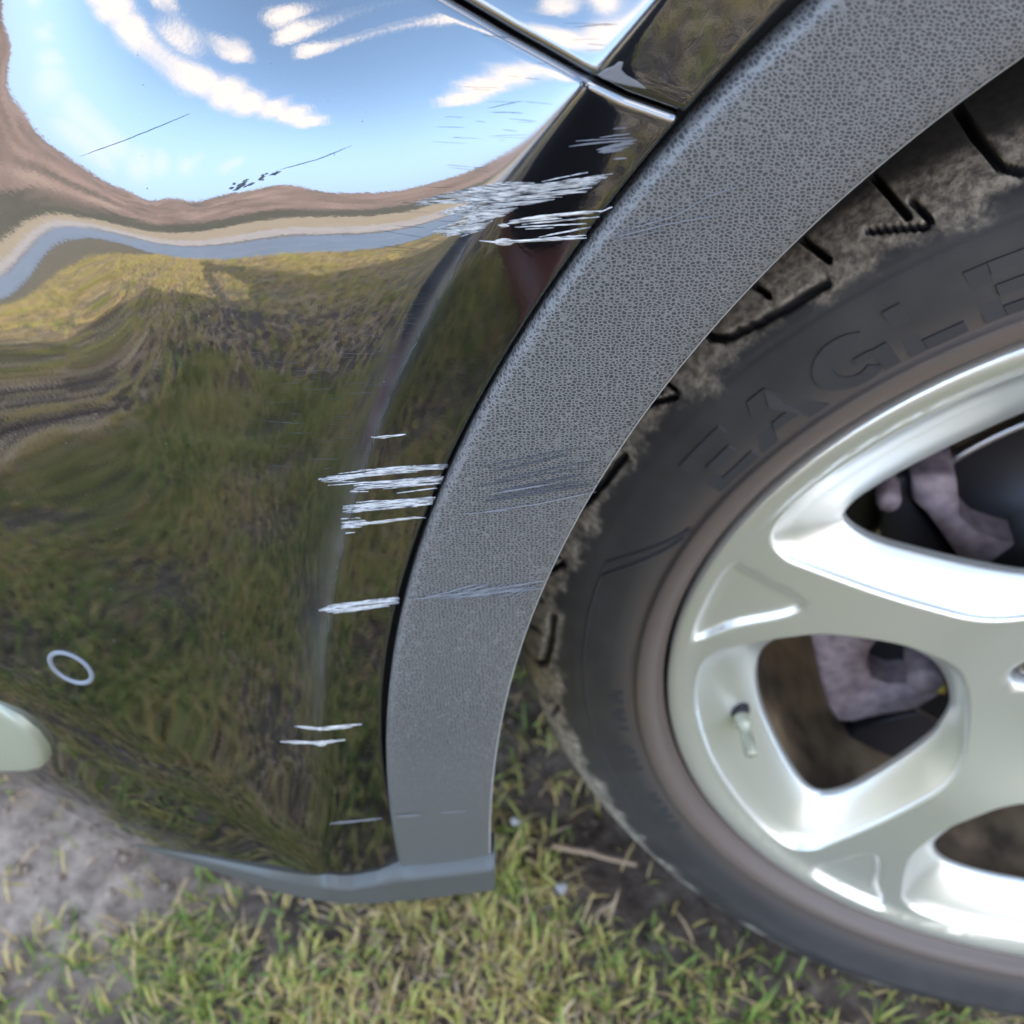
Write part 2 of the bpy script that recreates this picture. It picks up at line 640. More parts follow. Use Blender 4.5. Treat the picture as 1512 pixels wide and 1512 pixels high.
def rows(x, z, dx=0, dz=0):
    x = np.clip(x, X0, X1 - 1e-6)
    z = np.clip(z, Z0, Z1 - 1e-6)
    ix, wx = bs((x - X0) / HK, dx)
    iz, wz = bs((z - Z0) / HK, dz)
    sc = HK ** -(dx + dz)
    I = np.stack([(ix + a) * NZ + iz + b_ for a in range(4) for b_ in range(4)], 1)
    Wt = np.stack([wx[a] * wz[b_] * sc for a in range(4) for b_ in range(4)], 1)
    return I, Wt


def evalY(c, x, z, dx=0, dz=0):
    x = np.clip(x, X0, X1 - 1e-6)
    z = np.clip(z, Z0, Z1 - 1e-6)
    ix, wx = bs((x - X0) / HK, dx)
    iz, wz = bs((z - Z0) / HK, dz)
    o = np.zeros(np.shape(x))
    for a in range(4):
        for b_ in range(4):
            o = o + wx[a] * wz[b_] * c[(ix + a) * NZ + iz + b_]
    return o * HK ** -(dx + dz)


def yx_target(x, z):
    xr = np.interp(z, zc_s, xc_s)
    d = xr - x
    s = interp(d, [(-.6, .01), (-.3, 0), (-.12, -.04), (0, -.17), (.03, -.27), (.06, -.30), (.2, -.33), (.32, -.42), (.5, -.85), (.75, -1.5)])
    return s


BOT = [(590, 1287, .300), (500, 1302, .295), (400, 1287, .288), (300, 1266, .280), (200, 1248, .274), (100, 1198, .270), (0, 1139, .268), (-150, 1030, .268), (-320, 880, .27), (-500, 700, .275)]
BP = []
for a_, b_, z_ in BOT:
    d_ = ray(a_, b_)
    BP.append(CAM + d_ * ((z_ - CAM[2]) / d_[2]))
BP = np.array(BP)
cp = np.stack([on_y(a, b_, -0.0595) for a, b_ in CREASE])
xc, zc = cp[:, 0], cp[:, 2]
_zo = np.argsort(zc)
zc_s, xc_s = zc[_zo], xc[_zo]
th = np.radians(np.linspace(20, 130, 40))
xc2, zc2 = ARC[0] + .445 * np.cos(th), ARC[1] + .445 * np.sin(th)
gx, gz = np.meshgrid(np.arange(X0 + .01, X1, .03), np.arange(Z0 + .01, Z1, .03))
gx, gz = gx.ravel(), gz.ravel()
far = (gx > -.22)
coef = None
xs = zs = None
for it in range(4):
    if coef is None:
        y = -.06 + .22 * np.maximum(0, -.3 - CAM[0] - (D[:, 0] * .3)) * 0
        T = (-.045 - CAM[1]) / D[:, 1]
    else:
        T = np.full(len(pxs), .3)
        for k in range(25):
            P = CAM + D * T[:, None]
            T = T + (evalY(coef, P[:, 0], P[:, 2]) - P[:, 1]) / (D[:, 1] + .35 * np.abs(D[:, 0]) + .3 * np.abs(D[:, 2])) * .8
    P = CAM + D * T[:, None]
    xs, zs = P[:, 0], P[:, 2]
    T = np.where(np.isfinite(T), T, 9)
    ok = (T < .8) & (xs > X0 + .02) & (xs < X1) & (zs > Z0) & (zs < Z1) & (T > 0)
    yx = yx_target(xs, zs)
    lo, hi = np.full(len(xs), -1.2), np.full(len(xs), 1.6)
    for k in range(30):
        mid = (lo + hi) / 2
        n = np.stack([yx, -np.ones_like(yx), mid], 1)
        n /= np.linalg.norm(n, axis=1)[:, None]
        r = Vn - 2 * (Vn * n).sum(1)[:, None] * n
        e = np.degrees(np.arcsin(np.clip(r[:, 2], -1, 1)))
        up = e < Et
        lo = np.where(up, mid, lo)
        hi = np.where(up, hi, mid)
    yz = np.clip((lo + hi) / 2, -.2, 1.0)
    fold = interp(pxs, [(-300, 760), (0, 1020), (75, 1080), (150, 1150), (240, 1222), (350, 1300), (1000, 1700)])
    yz = yz - .04 * sstep(-10, 60, pys - fold)      # the panel turns under at the lower left
    NM = np.zeros((NX * NZ) ** 2)
    RV = np.zeros(NX * NZ)

    def add(IW, v, w):
        I, Wt = IW
        Wt = Wt * w
        k_ = (I[:, :, None] * (NX * NZ) + I[:, None, :]).ravel()
        NM[:] += np.bincount(k_, (Wt[:, :, None] * Wt[:, None, :]).ravel(), minlength=len(NM))
        RV[:] += np.bincount(I.ravel(), (Wt * (v * w)[:, None]).ravel(), minlength=len(RV))
    add(rows(xs[ok], zs[ok], 0, 1), yz[ok], 1.)
    add(rows(xs[ok], zs[ok], 1, 0), yx[ok], .25)
    add(rows(xc, zc), y_flange(xc, zc), 400.)
    add(rows(BP[1:, 0], BP[1:, 2]), BP[1:, 1], 60.)
    add(rows(xc2, zc2), y_flange(xc2, zc2), 60.)
    add(rows(gx[far], gz[far], 1, 0), yx_target(gx[far], gz[far]), .15)
    add(rows(gx[far], gz[far], 0, 1), interp(gz[far], [(.1, -.1), (.6, .10), (.75, .16), (.85, .3), (1.05, .9)]), .15)
    lf = (gx < -.72)
    add(rows(gx[lf], gz[lf], 1, 0), yx_target(gx[lf], gz[lf]), .2)
    for dx, dz in ((2, 0), (0, 2), (1, 1)):
        add(rows(gx, gz, dx, dz), np.zeros(len(gx)), .004)
    NMm = NM.reshape(NX * NZ, NX * NZ) + 1e-9 * np.eye(NX * NZ)
    coef = np.linalg.solve(NMm, RV)


def ysurf(x, z):
    x, z = np.asarray(x, float), np.asarray(z, float)
    a = evalY(coef, x, z)
    f = y_flange(x, z)
    R = np.hypot(x - ARC[0], z - ARC[1])
    f = np.where(R > .475, f - (R - .475) * 1.5, f)
    k = .00045
    return np.maximum(a, f) + k * np.log1p(np.exp(-np.abs(a - f) / k))


def snorm(x, z, h=2e-4):
    nx = (ysurf(x + h, z) - ysurf(x - h, z)) / (2 * h)
    nz_ = (ysurf(x, z + h) - ysurf(x, z - h)) / (2 * h)
    n = np.stack([nx, -np.ones_like(nx), nz_], -1)
    return n / np.linalg.norm(n, axis=-1, keepdims=True)


print('T', round(time.time() - _T0, 1))
def _march(d):
    n_ = len(d)
    lo, hi = np.full(n_, .10), np.full(n_, .10)
    done = np.zeros(n_, bool)
    tt = .10
    while tt < 1.2 and not done.all():
        q = np.where(~done)[0]
        P = CAM + d[q] * tt
        ins = P[:, 1] > ysurf(P[:, 0], P[:, 2])
        hi[q[ins]] = tt
        lo[q[ins]] = tt - .02
        done[q[ins]] = True
        tt += .02
    for k in range(18):
        mid = (lo + hi) / 2
        P = CAM + d * mid[:, None]
        ins = P[:, 1] > ysurf(P[:, 0], P[:, 2])
        hi = np.where(ins, mid, hi)
        lo = np.where(ins, lo, mid)
    return hi


GP0, GQ0, GS = -540, -340, 12
_gx, _gy = np.arange(GP0, 1150, GS), np.arange(GQ0, 1380, GS)
_mx, _my = np.meshgrid(_gx.astype(float), _gy.astype(float))
_d = FW[None] + ((_mx.ravel() - 756) / FPX)[:, None] * RT - ((_my.ravel() - 756) / FPX)[:, None] * UP
DEPTH = _march(_d).reshape(_mx.shape)


def hit(px, py):
    px, py = np.atleast_1d(np.asarray(px, float)), np.atleast_1d(np.asarray(py, float))
    d = FW[None] + ((px - 756) / FPX)[:, None] * RT - ((py - 756) / FPX)[:, None] * UP
    u = np.clip((px - GP0) / GS, 0, len(_gx) - 1.001)
    v = np.clip((py - GQ0) / GS, 0, len(_gy) - 1.001)
    i, j = u.astype(int), v.astype(int)
    a, b_ = u - i, v - j
    T = DEPTH[j, i] * (1 - a) * (1 - b_) + DEPTH[j, i + 1] * a * (1 - b_) + DEPTH[j + 1, i] * (1 - a) * b_ + DEPTH[j + 1, i + 1] * a * b_

    def gfun(T):
        P = CAM + d * T[:, None]
        return P[:, 1] - ysurf(P[:, 0], P[:, 2])
    for k in range(4):
        g0 = gfun(T)
        g1 = (gfun(T + 1e-5) - g0) / 1e-5
        T = T - np.clip(g0 / np.where(np.abs(g1) < .05, .05, g1), -.01, .01)
    return CAM + d * T[:, None], np.ones(len(px), bool)


print('T', round(time.time() - _T0, 1))
# ------------------------------------------------------------------ the car
car = empty('car', (0, 0, 0))
tag(car, 'black car seen close at its scratched front bumper corner with grey wheel arch trim', 'car')


def polar(px, py, y=-.0605):
    P = on_y(px, py, y)
    return np.hypot(P[0] - ARC[0], P[2] - ARC[1]), math.atan2(P[2] - ARC[1], P[0] - ARC[0])


cr_t = np.arctan2(zc - ARC[1], xc - ARC[0]) % (2 * math.pi)
cr_r = np.hypot(xc - ARC[0], zc - ARC[1])
_o = np.argsort(cr_t)
cr_t, cr_r = cr_t[_o], cr_r[_o]


def panel(name, th_a, th_b, Rs, nt, seam_at, rmax=None):
    """polar sheet; th_a/th_b functions of R; rolled edges at the seam row and along the arch."""
    Rs = np.asarray(Rs)
    tpar = np.linspace(0, 1, nt)
    V = np.zeros((nt, len(Rs), 3))
    for j, R in enumerate(Rs):
        a, b_ = th_a(R), th_b(R)
        thv = a + (b_ - a) * tpar
        Rj = R if rmax is None else np.minimum(R, rmax(thv) + 1e-5 * j)
        x, z = ARC[0] + Rj * np.cos(thv), ARC[1] + Rj * np.sin(thv)
        V[:, j, 0], V[:, j, 2] = x, z
    V[:, :, 1] = ysurf(V[:, :, 0], V[:, :, 2])
    Nn = snorm(V[:, :, 0], V[:, :, 2])
    # arch edge roll (prepend columns)
    rr = .0012
    cols = []
    e, ne = V[:, 0, :], Nn[:, 0, :]
    rad = np.stack([ARC[0] - e[:, 0], np.zeros(nt), ARC[1] - e[:, 2]], 1)
    rad /= np.linalg.norm(rad, axis=1)[:, None]
    for a in (15, 35, 60, 90):
        s, c_ = math.sin(math.radians(a)), math.cos(math.radians(a))
        cols.append(e + rad * rr * s - ne * rr * (1 - c_))
    cols.append(cols[-1] - ne * .014)
    V = np.concatenate([np.stack(cols[::-1], 1), V], 1)
    Nn = np.concatenate([np.repeat(ne[:, None], 5, 1), Nn], 1)
    # seam roll
    if seam_at is not None:
        i0, i1 = (0, 1) if seam_at == 0 else (-1, -2)
        e, ne = V[i0], Nn[i0]
        tg = V[i0] - V[i1]
        tg /= np.linalg.norm(tg, axis=1)[:, None]
        rr = .0022
        rws = []
        for a in (10, 22, 36, 52, 70, 90):
            s, c_ = math.sin(math.radians(a)), math.cos(math.radians(a))
            rws.append(e + tg * rr * s - ne * rr * (1 - c_))
        rws.append(rws[-1] - ne * .012)
        V = np.concatenate([np.stack(rws[::-1]), V], 0) if seam_at == 0 else np.concatenate([V, np.stack(rws)], 0)
    n_, m_ = V.shape[:2]
    o = mesh(name, V.reshape(-1, 3), grid_faces(n_, m_, flip=True), M['paint'], car)
    Vf = V.reshape(-1, 3)
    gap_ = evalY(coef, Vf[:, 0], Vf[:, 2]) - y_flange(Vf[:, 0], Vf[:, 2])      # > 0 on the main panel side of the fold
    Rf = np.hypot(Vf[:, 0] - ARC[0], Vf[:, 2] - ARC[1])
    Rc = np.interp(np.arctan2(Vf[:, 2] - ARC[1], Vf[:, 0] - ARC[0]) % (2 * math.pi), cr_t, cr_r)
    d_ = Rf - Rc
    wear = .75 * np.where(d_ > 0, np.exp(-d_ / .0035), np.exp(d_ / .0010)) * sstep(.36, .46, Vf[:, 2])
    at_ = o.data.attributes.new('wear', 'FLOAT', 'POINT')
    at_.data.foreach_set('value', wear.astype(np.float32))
    return o


Rlist = np.concatenate([np.arange(.4243, .4375, .0012), np.arange(.438, .4675, .0005), np.arange(.4685, .529, .0025), np.arange(.531, .94, .006)])
_sp = [(-120, -490), (300, -222), (480, -110), (660, 2), (750, 56), (860, 119), (920, 150), (1000, 178)]
_sP, _ = hit([q[0] for q in _sp], [q[1] for q in _sp])
SEAM = [(math.hypot(q[0] - ARC[0], q[2] - ARC[1]), math.atan2(q[2] - ARC[1], q[0] - ARC[0])) for q in _sP]
print('seam', np.round(SEAM, 4).tolist())
SEAM.sort()
seam_R = np.array([s[0] for s in SEAM])
seam_T = np.array([s[1] for s in SEAM])


def th_seam(R, off=0.):
    return float(np.interp(R, seam_R, seam_T)) + off / R


_bp, _ = hit([q[0] for q in BOT[:7]], [q[1] for q in BOT[:7]])
BP[:7] = _bp
bR = np.hypot(BP[:, 0] - ARC[0], BP[:, 2] - ARC[1])
bT = np.arctan2(BP[:, 2] - ARC[1], BP[:, 0] - ARC[0]) % (2 * math.pi)
oi_ = np.argsort(bR)
bR, bT = bR[oi_], bT[oi_]
print("bot", np.round(np.c_[bR, bT], 3).tolist())


def th_bot(R):
    return float(np.interp(R, bR, bT))


bumper = panel('front_bumper', lambda R: th_seam(R, .0010), th_bot, Rlist, 240, 0)
def wing_rmax(t_):
    return np.minimum(np.minimum((.88 - ARC[1]) / np.maximum(np.sin(t_), .05), np.where(np.cos(t_) > .05, (.62 - ARC[0]) / np.maximum(np.cos(t_), .05), 9)), .72)


wing = panel('wing', lambda R: math.radians(4), lambda R: th_seam(R, -.0038), Rlist[Rlist < .75], 320, -1, wing_rmax)
# dark channel behind the panel gap
sv = []
for R in np.linspace(.423, .9, 60):
    for o_ in (-.012, .012):
        a = th_seam(R, o_)
        x, z = ARC[0] + R * math.cos(a), ARC[1] + R * math.sin(a)
        sv.append((x, float(ysurf(x, z)) + .010, z))
mesh('seam_channel', sv, grid_faces(60, 2), M['gap'], car)

# wheel arch trim: a swept strip
OUT = [(1225, 0), (1110, 95), (1000, 195), (900, 330), (840, 410), (760, 530), (700, 630), (655, 715), (620, 810), (595, 890), (578, 980),
       (571, 1080), (574, 1170), (590, 1282)]
INN = [(1512, 85), (1400, 165), (1300, 245), (1200, 345), (1100, 425), (1000, 545), (925, 655), (850, 780), (800, 870), (770, 960), (745, 1050),
       (730, 1130), (725, 1200), (725, 1276)]


def arc_table(pts, y, Rdef):
    q = []
    for a, b_ in pts:
        P = on_y(a, b_, y)
        q.append((math.atan2(P[2] - ARC[1], P[0] - ARC[0]) % (2 * math.pi), math.hypot(P[0] - ARC[0], P[2] - ARC[1])))
    q.sort()
    return np.array(q)


tO, tI = arc_table(OUT, -.060, R_OUT), arc_table(INN, -.061, R_IN)
# smooth the traced radii with a low-order fit
fo = np.polyfit(tO[:, 0], tO[:, 1], 3)
fi = np.polyfit(tI[:, 0], tI[:, 1], 3)
print('trim', tO.round(3).tolist(), tI.round(3).tolist())


def RO(a):
    lo_, hi_ = tO[0, 0], tO[-1, 0]
    return float(np.polyval(fo, np.clip(a, lo_, hi_)))


def RI(a):
    lo_, hi_ = tI[0, 0], tI[-1, 0]
    return float(np.polyval(fi, np.clip(a, lo_, hi_)))


V = []
aend = max(tO[-1, 0], tI[-1, 0])
arcs = np.concatenate([np.radians(np.linspace(-20, 120, 60)), np.linspace(math.radians(121), 1, 1)[:0], np.linspace(math.radians(121.5), aend, 160)])
eO, eI = tO[-1, 0], tI[-1, 0]
for a in arcs:
    s_ = np.clip((a - math.radians(150)) / (aend - math.radians(150)), 0, 1)
    aO = a if a < math.radians(150) else math.radians(150) + s_ * (eO - math.radians(150))
    aI = a if a < math.radians(150) else math.radians(150) + s_ * (eI - math.radians(150))
    ro, ri = RO(aO), RI(aI)
    o2 = np.array([ARC[0] + ro * math.cos(aO), ARC[1] + ro * math.sin(aO)])
    i2 = np.array([ARC[0] + ri * math.cos(aI), ARC[1] + ri * math.sin(aI)])
    w = np.linalg.norm(o2 - i2)
    u = (i2 - o2) / w
    prof = [(0, -.046), (0, -.0585), (.0001, -.0594), (.0004, -.0600), (.0014, -.0612), (.0018, -.0615), (.0025, -.0617), (.0052, -.0618)]
    prof += [(w * f_, -.0618 - .0004 * math.sin(math.pi * f_)) for f_ in (.3, .45, .6, .75, .88)]
    prof += [(w - .0008, -.0612), (w - .0003, -.0609), (w - .0001, -.0603), (w, -.0590), (w, -.050), (w - .003, -.035)]
    for d_, y_ in prof:
        q = o2 + u * d_
        V.append((q[0], y_, q[1]))
npf = 19
_tv = np.array(V).reshape(len(arcs), npf, 3)
trim = mesh('wheel_arch_trim', V, grid_faces(len(arcs), npf), M['grain'], car)

# pale strip laid along the inner edge of the trim
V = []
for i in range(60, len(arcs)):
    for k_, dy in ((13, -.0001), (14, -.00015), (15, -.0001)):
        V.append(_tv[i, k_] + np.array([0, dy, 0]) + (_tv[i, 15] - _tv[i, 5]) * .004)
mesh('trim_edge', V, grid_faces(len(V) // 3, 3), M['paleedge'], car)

# dark channel behind the joint between trim and panels
V = []
for a in np.linspace(math.radians(18), 3.33, 200):
    for r_, y_ in ((.405, -.048), (.418, -.0525), (.432, -.0525)):
        V.append((ARC[0] + r_ * math.cos(a), y_, ARC[1] + r_ * math.sin(a)))
mesh('trim_channel', V, grid_faces(200, 3), M['gap'], car)

# lower lip
LT = [(730, 1273), (725, 1275), (590, 1290), (520, 1303), (500, 1303), (450, 1296), (400, 1288), (300, 1267), (200, 1248)]
LB = [(731, 1312), (727, 1315), (620, 1328), (540, 1335), (500, 1334), (450, 1326), (400, 1315), (300, 1281), (200, 1250)]
V = []
LTd = np.array([np.linspace(0, 1, len(LT))])
for k in np.linspace(0, len(LT) - 1, 90):
    i = min(int(k), len(LT) - 2)
    f_ = k - i
    a = np.array(LT[i]) * (1 - f_) + np.array(LT[i + 1]) * f_
    b_ = np.array(LB[i]) * (1 - f_) + np.array(LB[i + 1]) * f_
    Ph, _ = hit([min(a[0], 588)], [a[1] if a[0] < 588 else 1287])
    yy_ = Ph[0][1] - .0012 if a[0] < 560 else float(np.interp(a[0], [560, 600], [Ph[0][1] - .0012, -.0632]))
    Pa = on_y(a[0], a[1], yy_)
    tp = float(np.interp(a[0], [190, 420], [.05, 1.]))
    # bottom edge straight below the top edge, in the same vertical plane facing outward
    nn = np.array([-.25, -1, 0]) if a[0] < 500 else np.array([0, -1, 0.])
    db = ray(*b_)
    Pb = CAM + db * (((Pa - np.array([0, .0035 * tp, 0]) - CAM) @ nn) / (db @ nn))
    q0 = Pa + np.array([0, .012, .004 * tp])
    q1 = Pa + np.array([0, .0017, .0040 * tp])
    q2 = Pa + np.array([0, -.0018 * tp, 0.0002])
    q3 = Pa + np.array([0, -.0030 * tp, -.0010 * tp])
    q5 = Pb + np.array([0, .0004, -.0006])
    q6 = Pb + np.array([0, .012, .0005])
    V += [q0, q1, q2, q3, q3 * .9 + Pb * .1, q3 * .06 + Pb * .94, Pb, q5, q6]
nl = len(V) // 9
lipf = grid_faces(nl, 9) + [(0, 8, 7, 6), (0, 6, 5, 4, 3), (0, 3, 2, 1)]
mesh('bumper_lip', V, lipf, M['plastic'], car)

# parking sensor: ring and cap set in the bumper
P, _ = hit([105.], [986.])
c0 = P[0]
n0 = snorm(c0[0:1], c0[2:3])[0]
ux = np.cross([0, 0, 1.], n0)
ux /= np.linalg.norm(ux)
uy = np.cross(n0, ux)
RS = .5 * 66 * np.linalg.norm(c0 - CAM) / FPX
V = []
prof = [(RS * 1.0, -.0002), (RS * 1.0, .0004), (RS * .97, .0007), (RS * .86, .0008), (RS * .80, .0005), (RS * .78, -.0004)]
for k in range(64):
    a = 2 * math.pi * k / 64
    for r_, h_ in prof:
        V.append(c0 + (ux * math.cos(a) + uy * math.sin(a)) * r_ + n0 * h_)
sens = mesh('parking_sensor', V, grid_faces(64, 6, close_n=True, flip=True), M['ring'], car)
V = [c0 + n0 * .0002]
for rr_, h_ in ((.4, .0002), (.775, .0001)):
    for k in range(64):
        a = 2 * math.pi * k / 64
        V.append(c0 + (ux * math.cos(a) + uy * math.sin(a)) * RS * rr_ + n0 * h_)
F_ = [(0, 1 + k, 1 + (k + 1) % 64) for k in range(64)] + [(1 + k, 65 + k, 65 + (k + 1) % 64, 1 + (k + 1) % 64) for k in range(64)]
mesh('sensor_cap', V, F_, M['paint'], sens)

# fog lamp bezel, satin blade at the lower left
BZ = [(-160, 985), (-60, 1005), (0, 1036), (30, 1058), (55, 1082), (70, 1104), (74, 1117), (69, 1125), (52, 1129), (0, 1131), (-60, 1130), (-160, 1122)]
c0, _ = hit([40.], [1090.])
nb = snorm(c0[:, 0], c0[:, 2])[0] + np.array([-.12, 0, .02])
nb /= np.linalg.norm(nb)
P = np.array([CAM + ray(*q) * (((c0[0] - CAM) @ nb) / (ray(*q) @ nb)) for q in BZ])
cen = P[4:11].mean(0)
V = []
for s_, h_ in ((1., -.004), (1., .0015), (.985, .0028), (.95, .0036), (.80, .0046), (.45, .0052)):
    for q in P:
        V.append(cen + (q - cen) * s_ + nb * h_)
nb_ = len(BZ)
mesh('fog_lamp_bezel', V, grid_faces(6, nb_, close_m=True) + [tuple(5 * nb_ + k for k in range(nb_))], M['satin'], car)


print('T', round(time.time() - _T0, 1))
# ------------------------------------------------------------------ scratches
def inside(p, poly):
    x, y = p
    c_ = False
    j = len(poly) - 1
    for i in range(len(poly)):
        xi, yi = poly[i]
        xj, yj = poly[j]
        if (yi > y) != (yj > y) and x < (xj - xi) * (y - yi) / (yj - yi + 1e-9) + xi:
            c_ = not c_
        j = i
    return c_


def ribbons(name, strokes, material, lift=.00012, surf='body', taper=True):
    """strokes: list of (polyline px, width px)."""
    V, F_ = [], []
    for pl, w in strokes:
        pl = np.array(pl, float)
        seg = np.r_[0, np.cumsum(np.hypot(*np.diff(pl, axis=0).T))]
        L = seg[-1]
        n_ = max(3, int(L / 7) + 2)
        s = np.linspace(0, L, n_)
        cx_, cy_ = np.interp(s, seg, pl[:, 0]), np.interp(s, seg, pl[:, 1])
        tx, ty = np.gradient(cx_), np.gradient(cy_)
        l_ = np.hypot(tx, ty) + 1e-9
        nx_, ny_ = -ty / l_, tx / l_
        f_ = s / L
        ww = w * .5 * (np.minimum(1, np.minimum(f_, 1 - f_) * 5 + .04) if taper else 1) * (.8 + .4 * rng.random(n_))
        jit = rng.normal(0, .13, n_)
        ax, ay = cx_ + nx_ * (ww + jit), cy_ + ny_ * (ww + jit)
        bx, by = cx_ - nx_ * (ww - jit), cy_ - ny_ * (ww - jit)
        off = len(V)
        if surf == 'body':
            q_, _ = hit(np.r_[cx_, ax, bx], np.r_[cy_, ay, by])
            mid, A_, B_ = q_[:n_], q_[n_:2 * n_], q_[2 * n_:]
            nn = snorm(mid[:, 0], mid[:, 2])
        else:
            A_ = np.stack([on_y(p_, q_, -.0624) for p_, q_ in zip(ax, ay)])
            B_ = np.stack([on_y(p_, q_, -.0624) for p_, q_ in zip(bx, by)])
            mid = (A_ + B_) / 2
            nn = np.tile([0, -1., 0], (n_, 1))
        mid2 = (A_ + B_) / 2 + nn * (lift * (1.6 + rng.random()))
        A_, B_ = A_ + nn * lift * .5, B_ + nn * lift * .5
        for k in range(n_):
            V += [A_[k], mid2[k], B_[k]]
        for k in range(n_ - 1):
            o = off + k * 3
            F_ += [(o, o + 1, o + 4, o + 3), (o + 1, o + 2, o + 5, o + 4)]
    return mesh(name, V, F_, material, car, smooth=False)


def hatch(poly, n_, ang, lens, ws):
    xs_, ys_ = [p[0] for p in poly], [p[1] for p in poly]
    outl = []
    tries = 0
    while len(outl) < n_ and tries < n_ * 60:
        tries += 1
        p = (random.uniform(min(xs_), max(xs_)), random.uniform(min(ys_), max(ys_)))
        if not inside(p, poly):
            continue
        a = math.radians(ang + random.gauss(0, 2.5))
        L = random.uniform(*lens)
        d = (math.cos(a), math.sin(a))
        e0, e1 = 0, 0
        while e0 < L and inside((p[0] - d[0] * e0, p[1] - d[1] * e0), poly):
            e0 += 2
        while e1 < L and inside((p[0] + d[0] * e1, p[1] + d[1] * e1), poly):
            e1 += 2
        if e0 + e1 < 6:
            continue
        outl.append(([(p[0] - d[0] * e0, p[1] - d[1] * e0), (p[0] + d[0] * e1, p[1] + d[1] * e1)], random.uniform(*ws)))
    return outl


SCR = []
A1 = [(612, 303), (616, 297), (660, 284), (745, 268), (800, 270), (860, 262), (907, 255), (884, 268), (862, 285), (822, 292), (805, 299), (768, 304),
      (737, 322), (717, 324), (702, 302), (650, 301)]
A2 = [(640, 315), (700, 300), (742, 310), (722, 330), (702, 347), (664, 351), (636, 340), (690, 322)]
ribbons('scratch', hatch(A1, 120, -6, (25, 110), (.7, 2.0)) + hatch(A2, 62, -12, (15, 60), (.7, 2.0)), M['scratch'])
ribbons('scratch', [([(752, 326), (800, 320), (893, 311)], 5), ([(745, 331), (770, 326), (830, 322)], 4), ([(770, 331), (885, 320)], 2.5), ([(735, 332), (752, 333)], 5),
                    ([(760, 335), (866, 330)], 2), ([(775, 338), (818, 336)], 1.6), ([(795, 350), (872, 335)], 2.4), ([(768, 356), (866, 347)], 3),
                    ([(708, 355), (735, 358), (765, 356), (866, 351)], 4.2), ([(728, 357), (760, 357)], 9), ([(885, 314), (905, 305)], 2),
                    ([(800, 268), (868, 254)], 1.2)], M['scratch'])
ribbons('scratch', hatch([(876, 223), (905, 213), (938, 206), (936, 213), (912, 224), (890, 226)], 14, -8, (10, 30), (1.5, 3.5))
        + [([(840, 216), (880, 211), (940, 206)], 2.5), ([(850, 208), (935, 203)], 1.5), ([(885, 203), (930, 197)], 2), ([(905, 235), (926, 233)], 2.5),
           ([(905, 190), (925, 188)], 1.2)], M['scuff'])
E1 = [(470, 707), (500, 699), (535, 693), (660, 683), (660, 692), (545, 703), (535, 710), (480, 712)]
E2 = [(478, 716), (540, 712), (655, 702), (650, 714), (560, 722), (530, 728), (514, 728), (530, 717)]
E3 = [(508, 745), (530, 741), (642, 733), (637, 745), (560, 753), (520, 758), (507, 756)]
E4 = [(505, 762), (530, 764), (545, 770), (530, 780), (520, 788), (505, 786)]
ribbons('scratch', hatch(E1, 22, -5.5, (50, 150), (.8, 1.9)), M['scratch'])
ribbons('scratch', hatch(E2, 22, -5.5, (50, 150), (.8, 1.9)) + [([(585, 728), (646, 720)], 1.2)], M['scratch'])
ribbons('scratch', hatch(E3, 24, -5.5, (50, 150), (.8, 1.8)), M['scratch'])
ribbons('scratch', hatch(E4, 13, -5, (12, 40), (.7, 1.5)) + [([(512, 775), (560, 771), (610, 764), (629, 764)], 4.2)], M['scratch'])
ribbons('scratch', hatch([(470, 901), (490, 892), (588, 881), (588, 892), (500, 906)], 26, -5.5, (40, 110), (.8, 2)), M['scratch'])
ribbons('scratch', [([(434, 1072), (468, 1076), (500, 1073), (534, 1069)], 4), ([(470, 1078), (520, 1073)], 3)], M['scratch'])
ribbons('scratch', [([(414, 1095), (470, 1097), (510, 1092)], 4.5), ([(465, 1099), (485, 1097)], 7)], M['scratch'])
ribbons('scratch', [([(486, 1216), (530, 1212), (565, 1208)], 3)], M['scuff'])
ribbons('scratch', [([(552, 646), (575, 644), (599, 641)], 3.5), ([(548, 645), (570, 647)], 1.5)], M['scratch'])
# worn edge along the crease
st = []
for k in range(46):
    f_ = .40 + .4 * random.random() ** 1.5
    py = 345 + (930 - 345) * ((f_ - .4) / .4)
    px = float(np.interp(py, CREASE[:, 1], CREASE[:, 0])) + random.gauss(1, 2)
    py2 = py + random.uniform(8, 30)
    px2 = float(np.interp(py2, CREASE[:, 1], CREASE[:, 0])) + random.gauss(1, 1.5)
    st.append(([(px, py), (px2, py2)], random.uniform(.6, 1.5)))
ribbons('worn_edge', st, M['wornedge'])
# chip at the wing corner
CH = [(882, 110), (893, 102), (906, 97), (913, 91), (920, 91), (917, 103), (925, 111), (940, 119), (955, 131), (930, 127), (905, 121), (890, 116)]
P, _ = hit([q[0] for q in CH], [q[1] for q in CH])
nn = snorm(P[:, 0], P[:, 2])
cc = P.mean(0)
V = list(P + nn * .00008) + list(cc + (P - cc) * .86 + nn * .0002) + [cc + nn.mean(0) * .0002]
kk = len(CH)
mesh('paint_chip', V, [(i, (i + 1) % kk, kk + (i + 1) % kk, kk + i) for i in range(kk)] + [(kk + i, kk + (i + 1) % kk, 2 * kk) for i in range(kk)], M['scuff'], car, smooth=False)
st = []
for k in range(26):
    f_ = random.random()
    cx_, cy_ = 340 + 72 * f_ + random.gauss(0, 3), 280 - 27 * f_ + random.gauss(0, 3.5)
    L = random.uniform(4, 16)
    st.append(([(cx_ - L / 2, cy_ + L * .2), (cx_ + L / 2, cy_ - L * .2)], random.uniform(1.5, 4.5)))
ribbons('paint_chip', st, M['chip'])
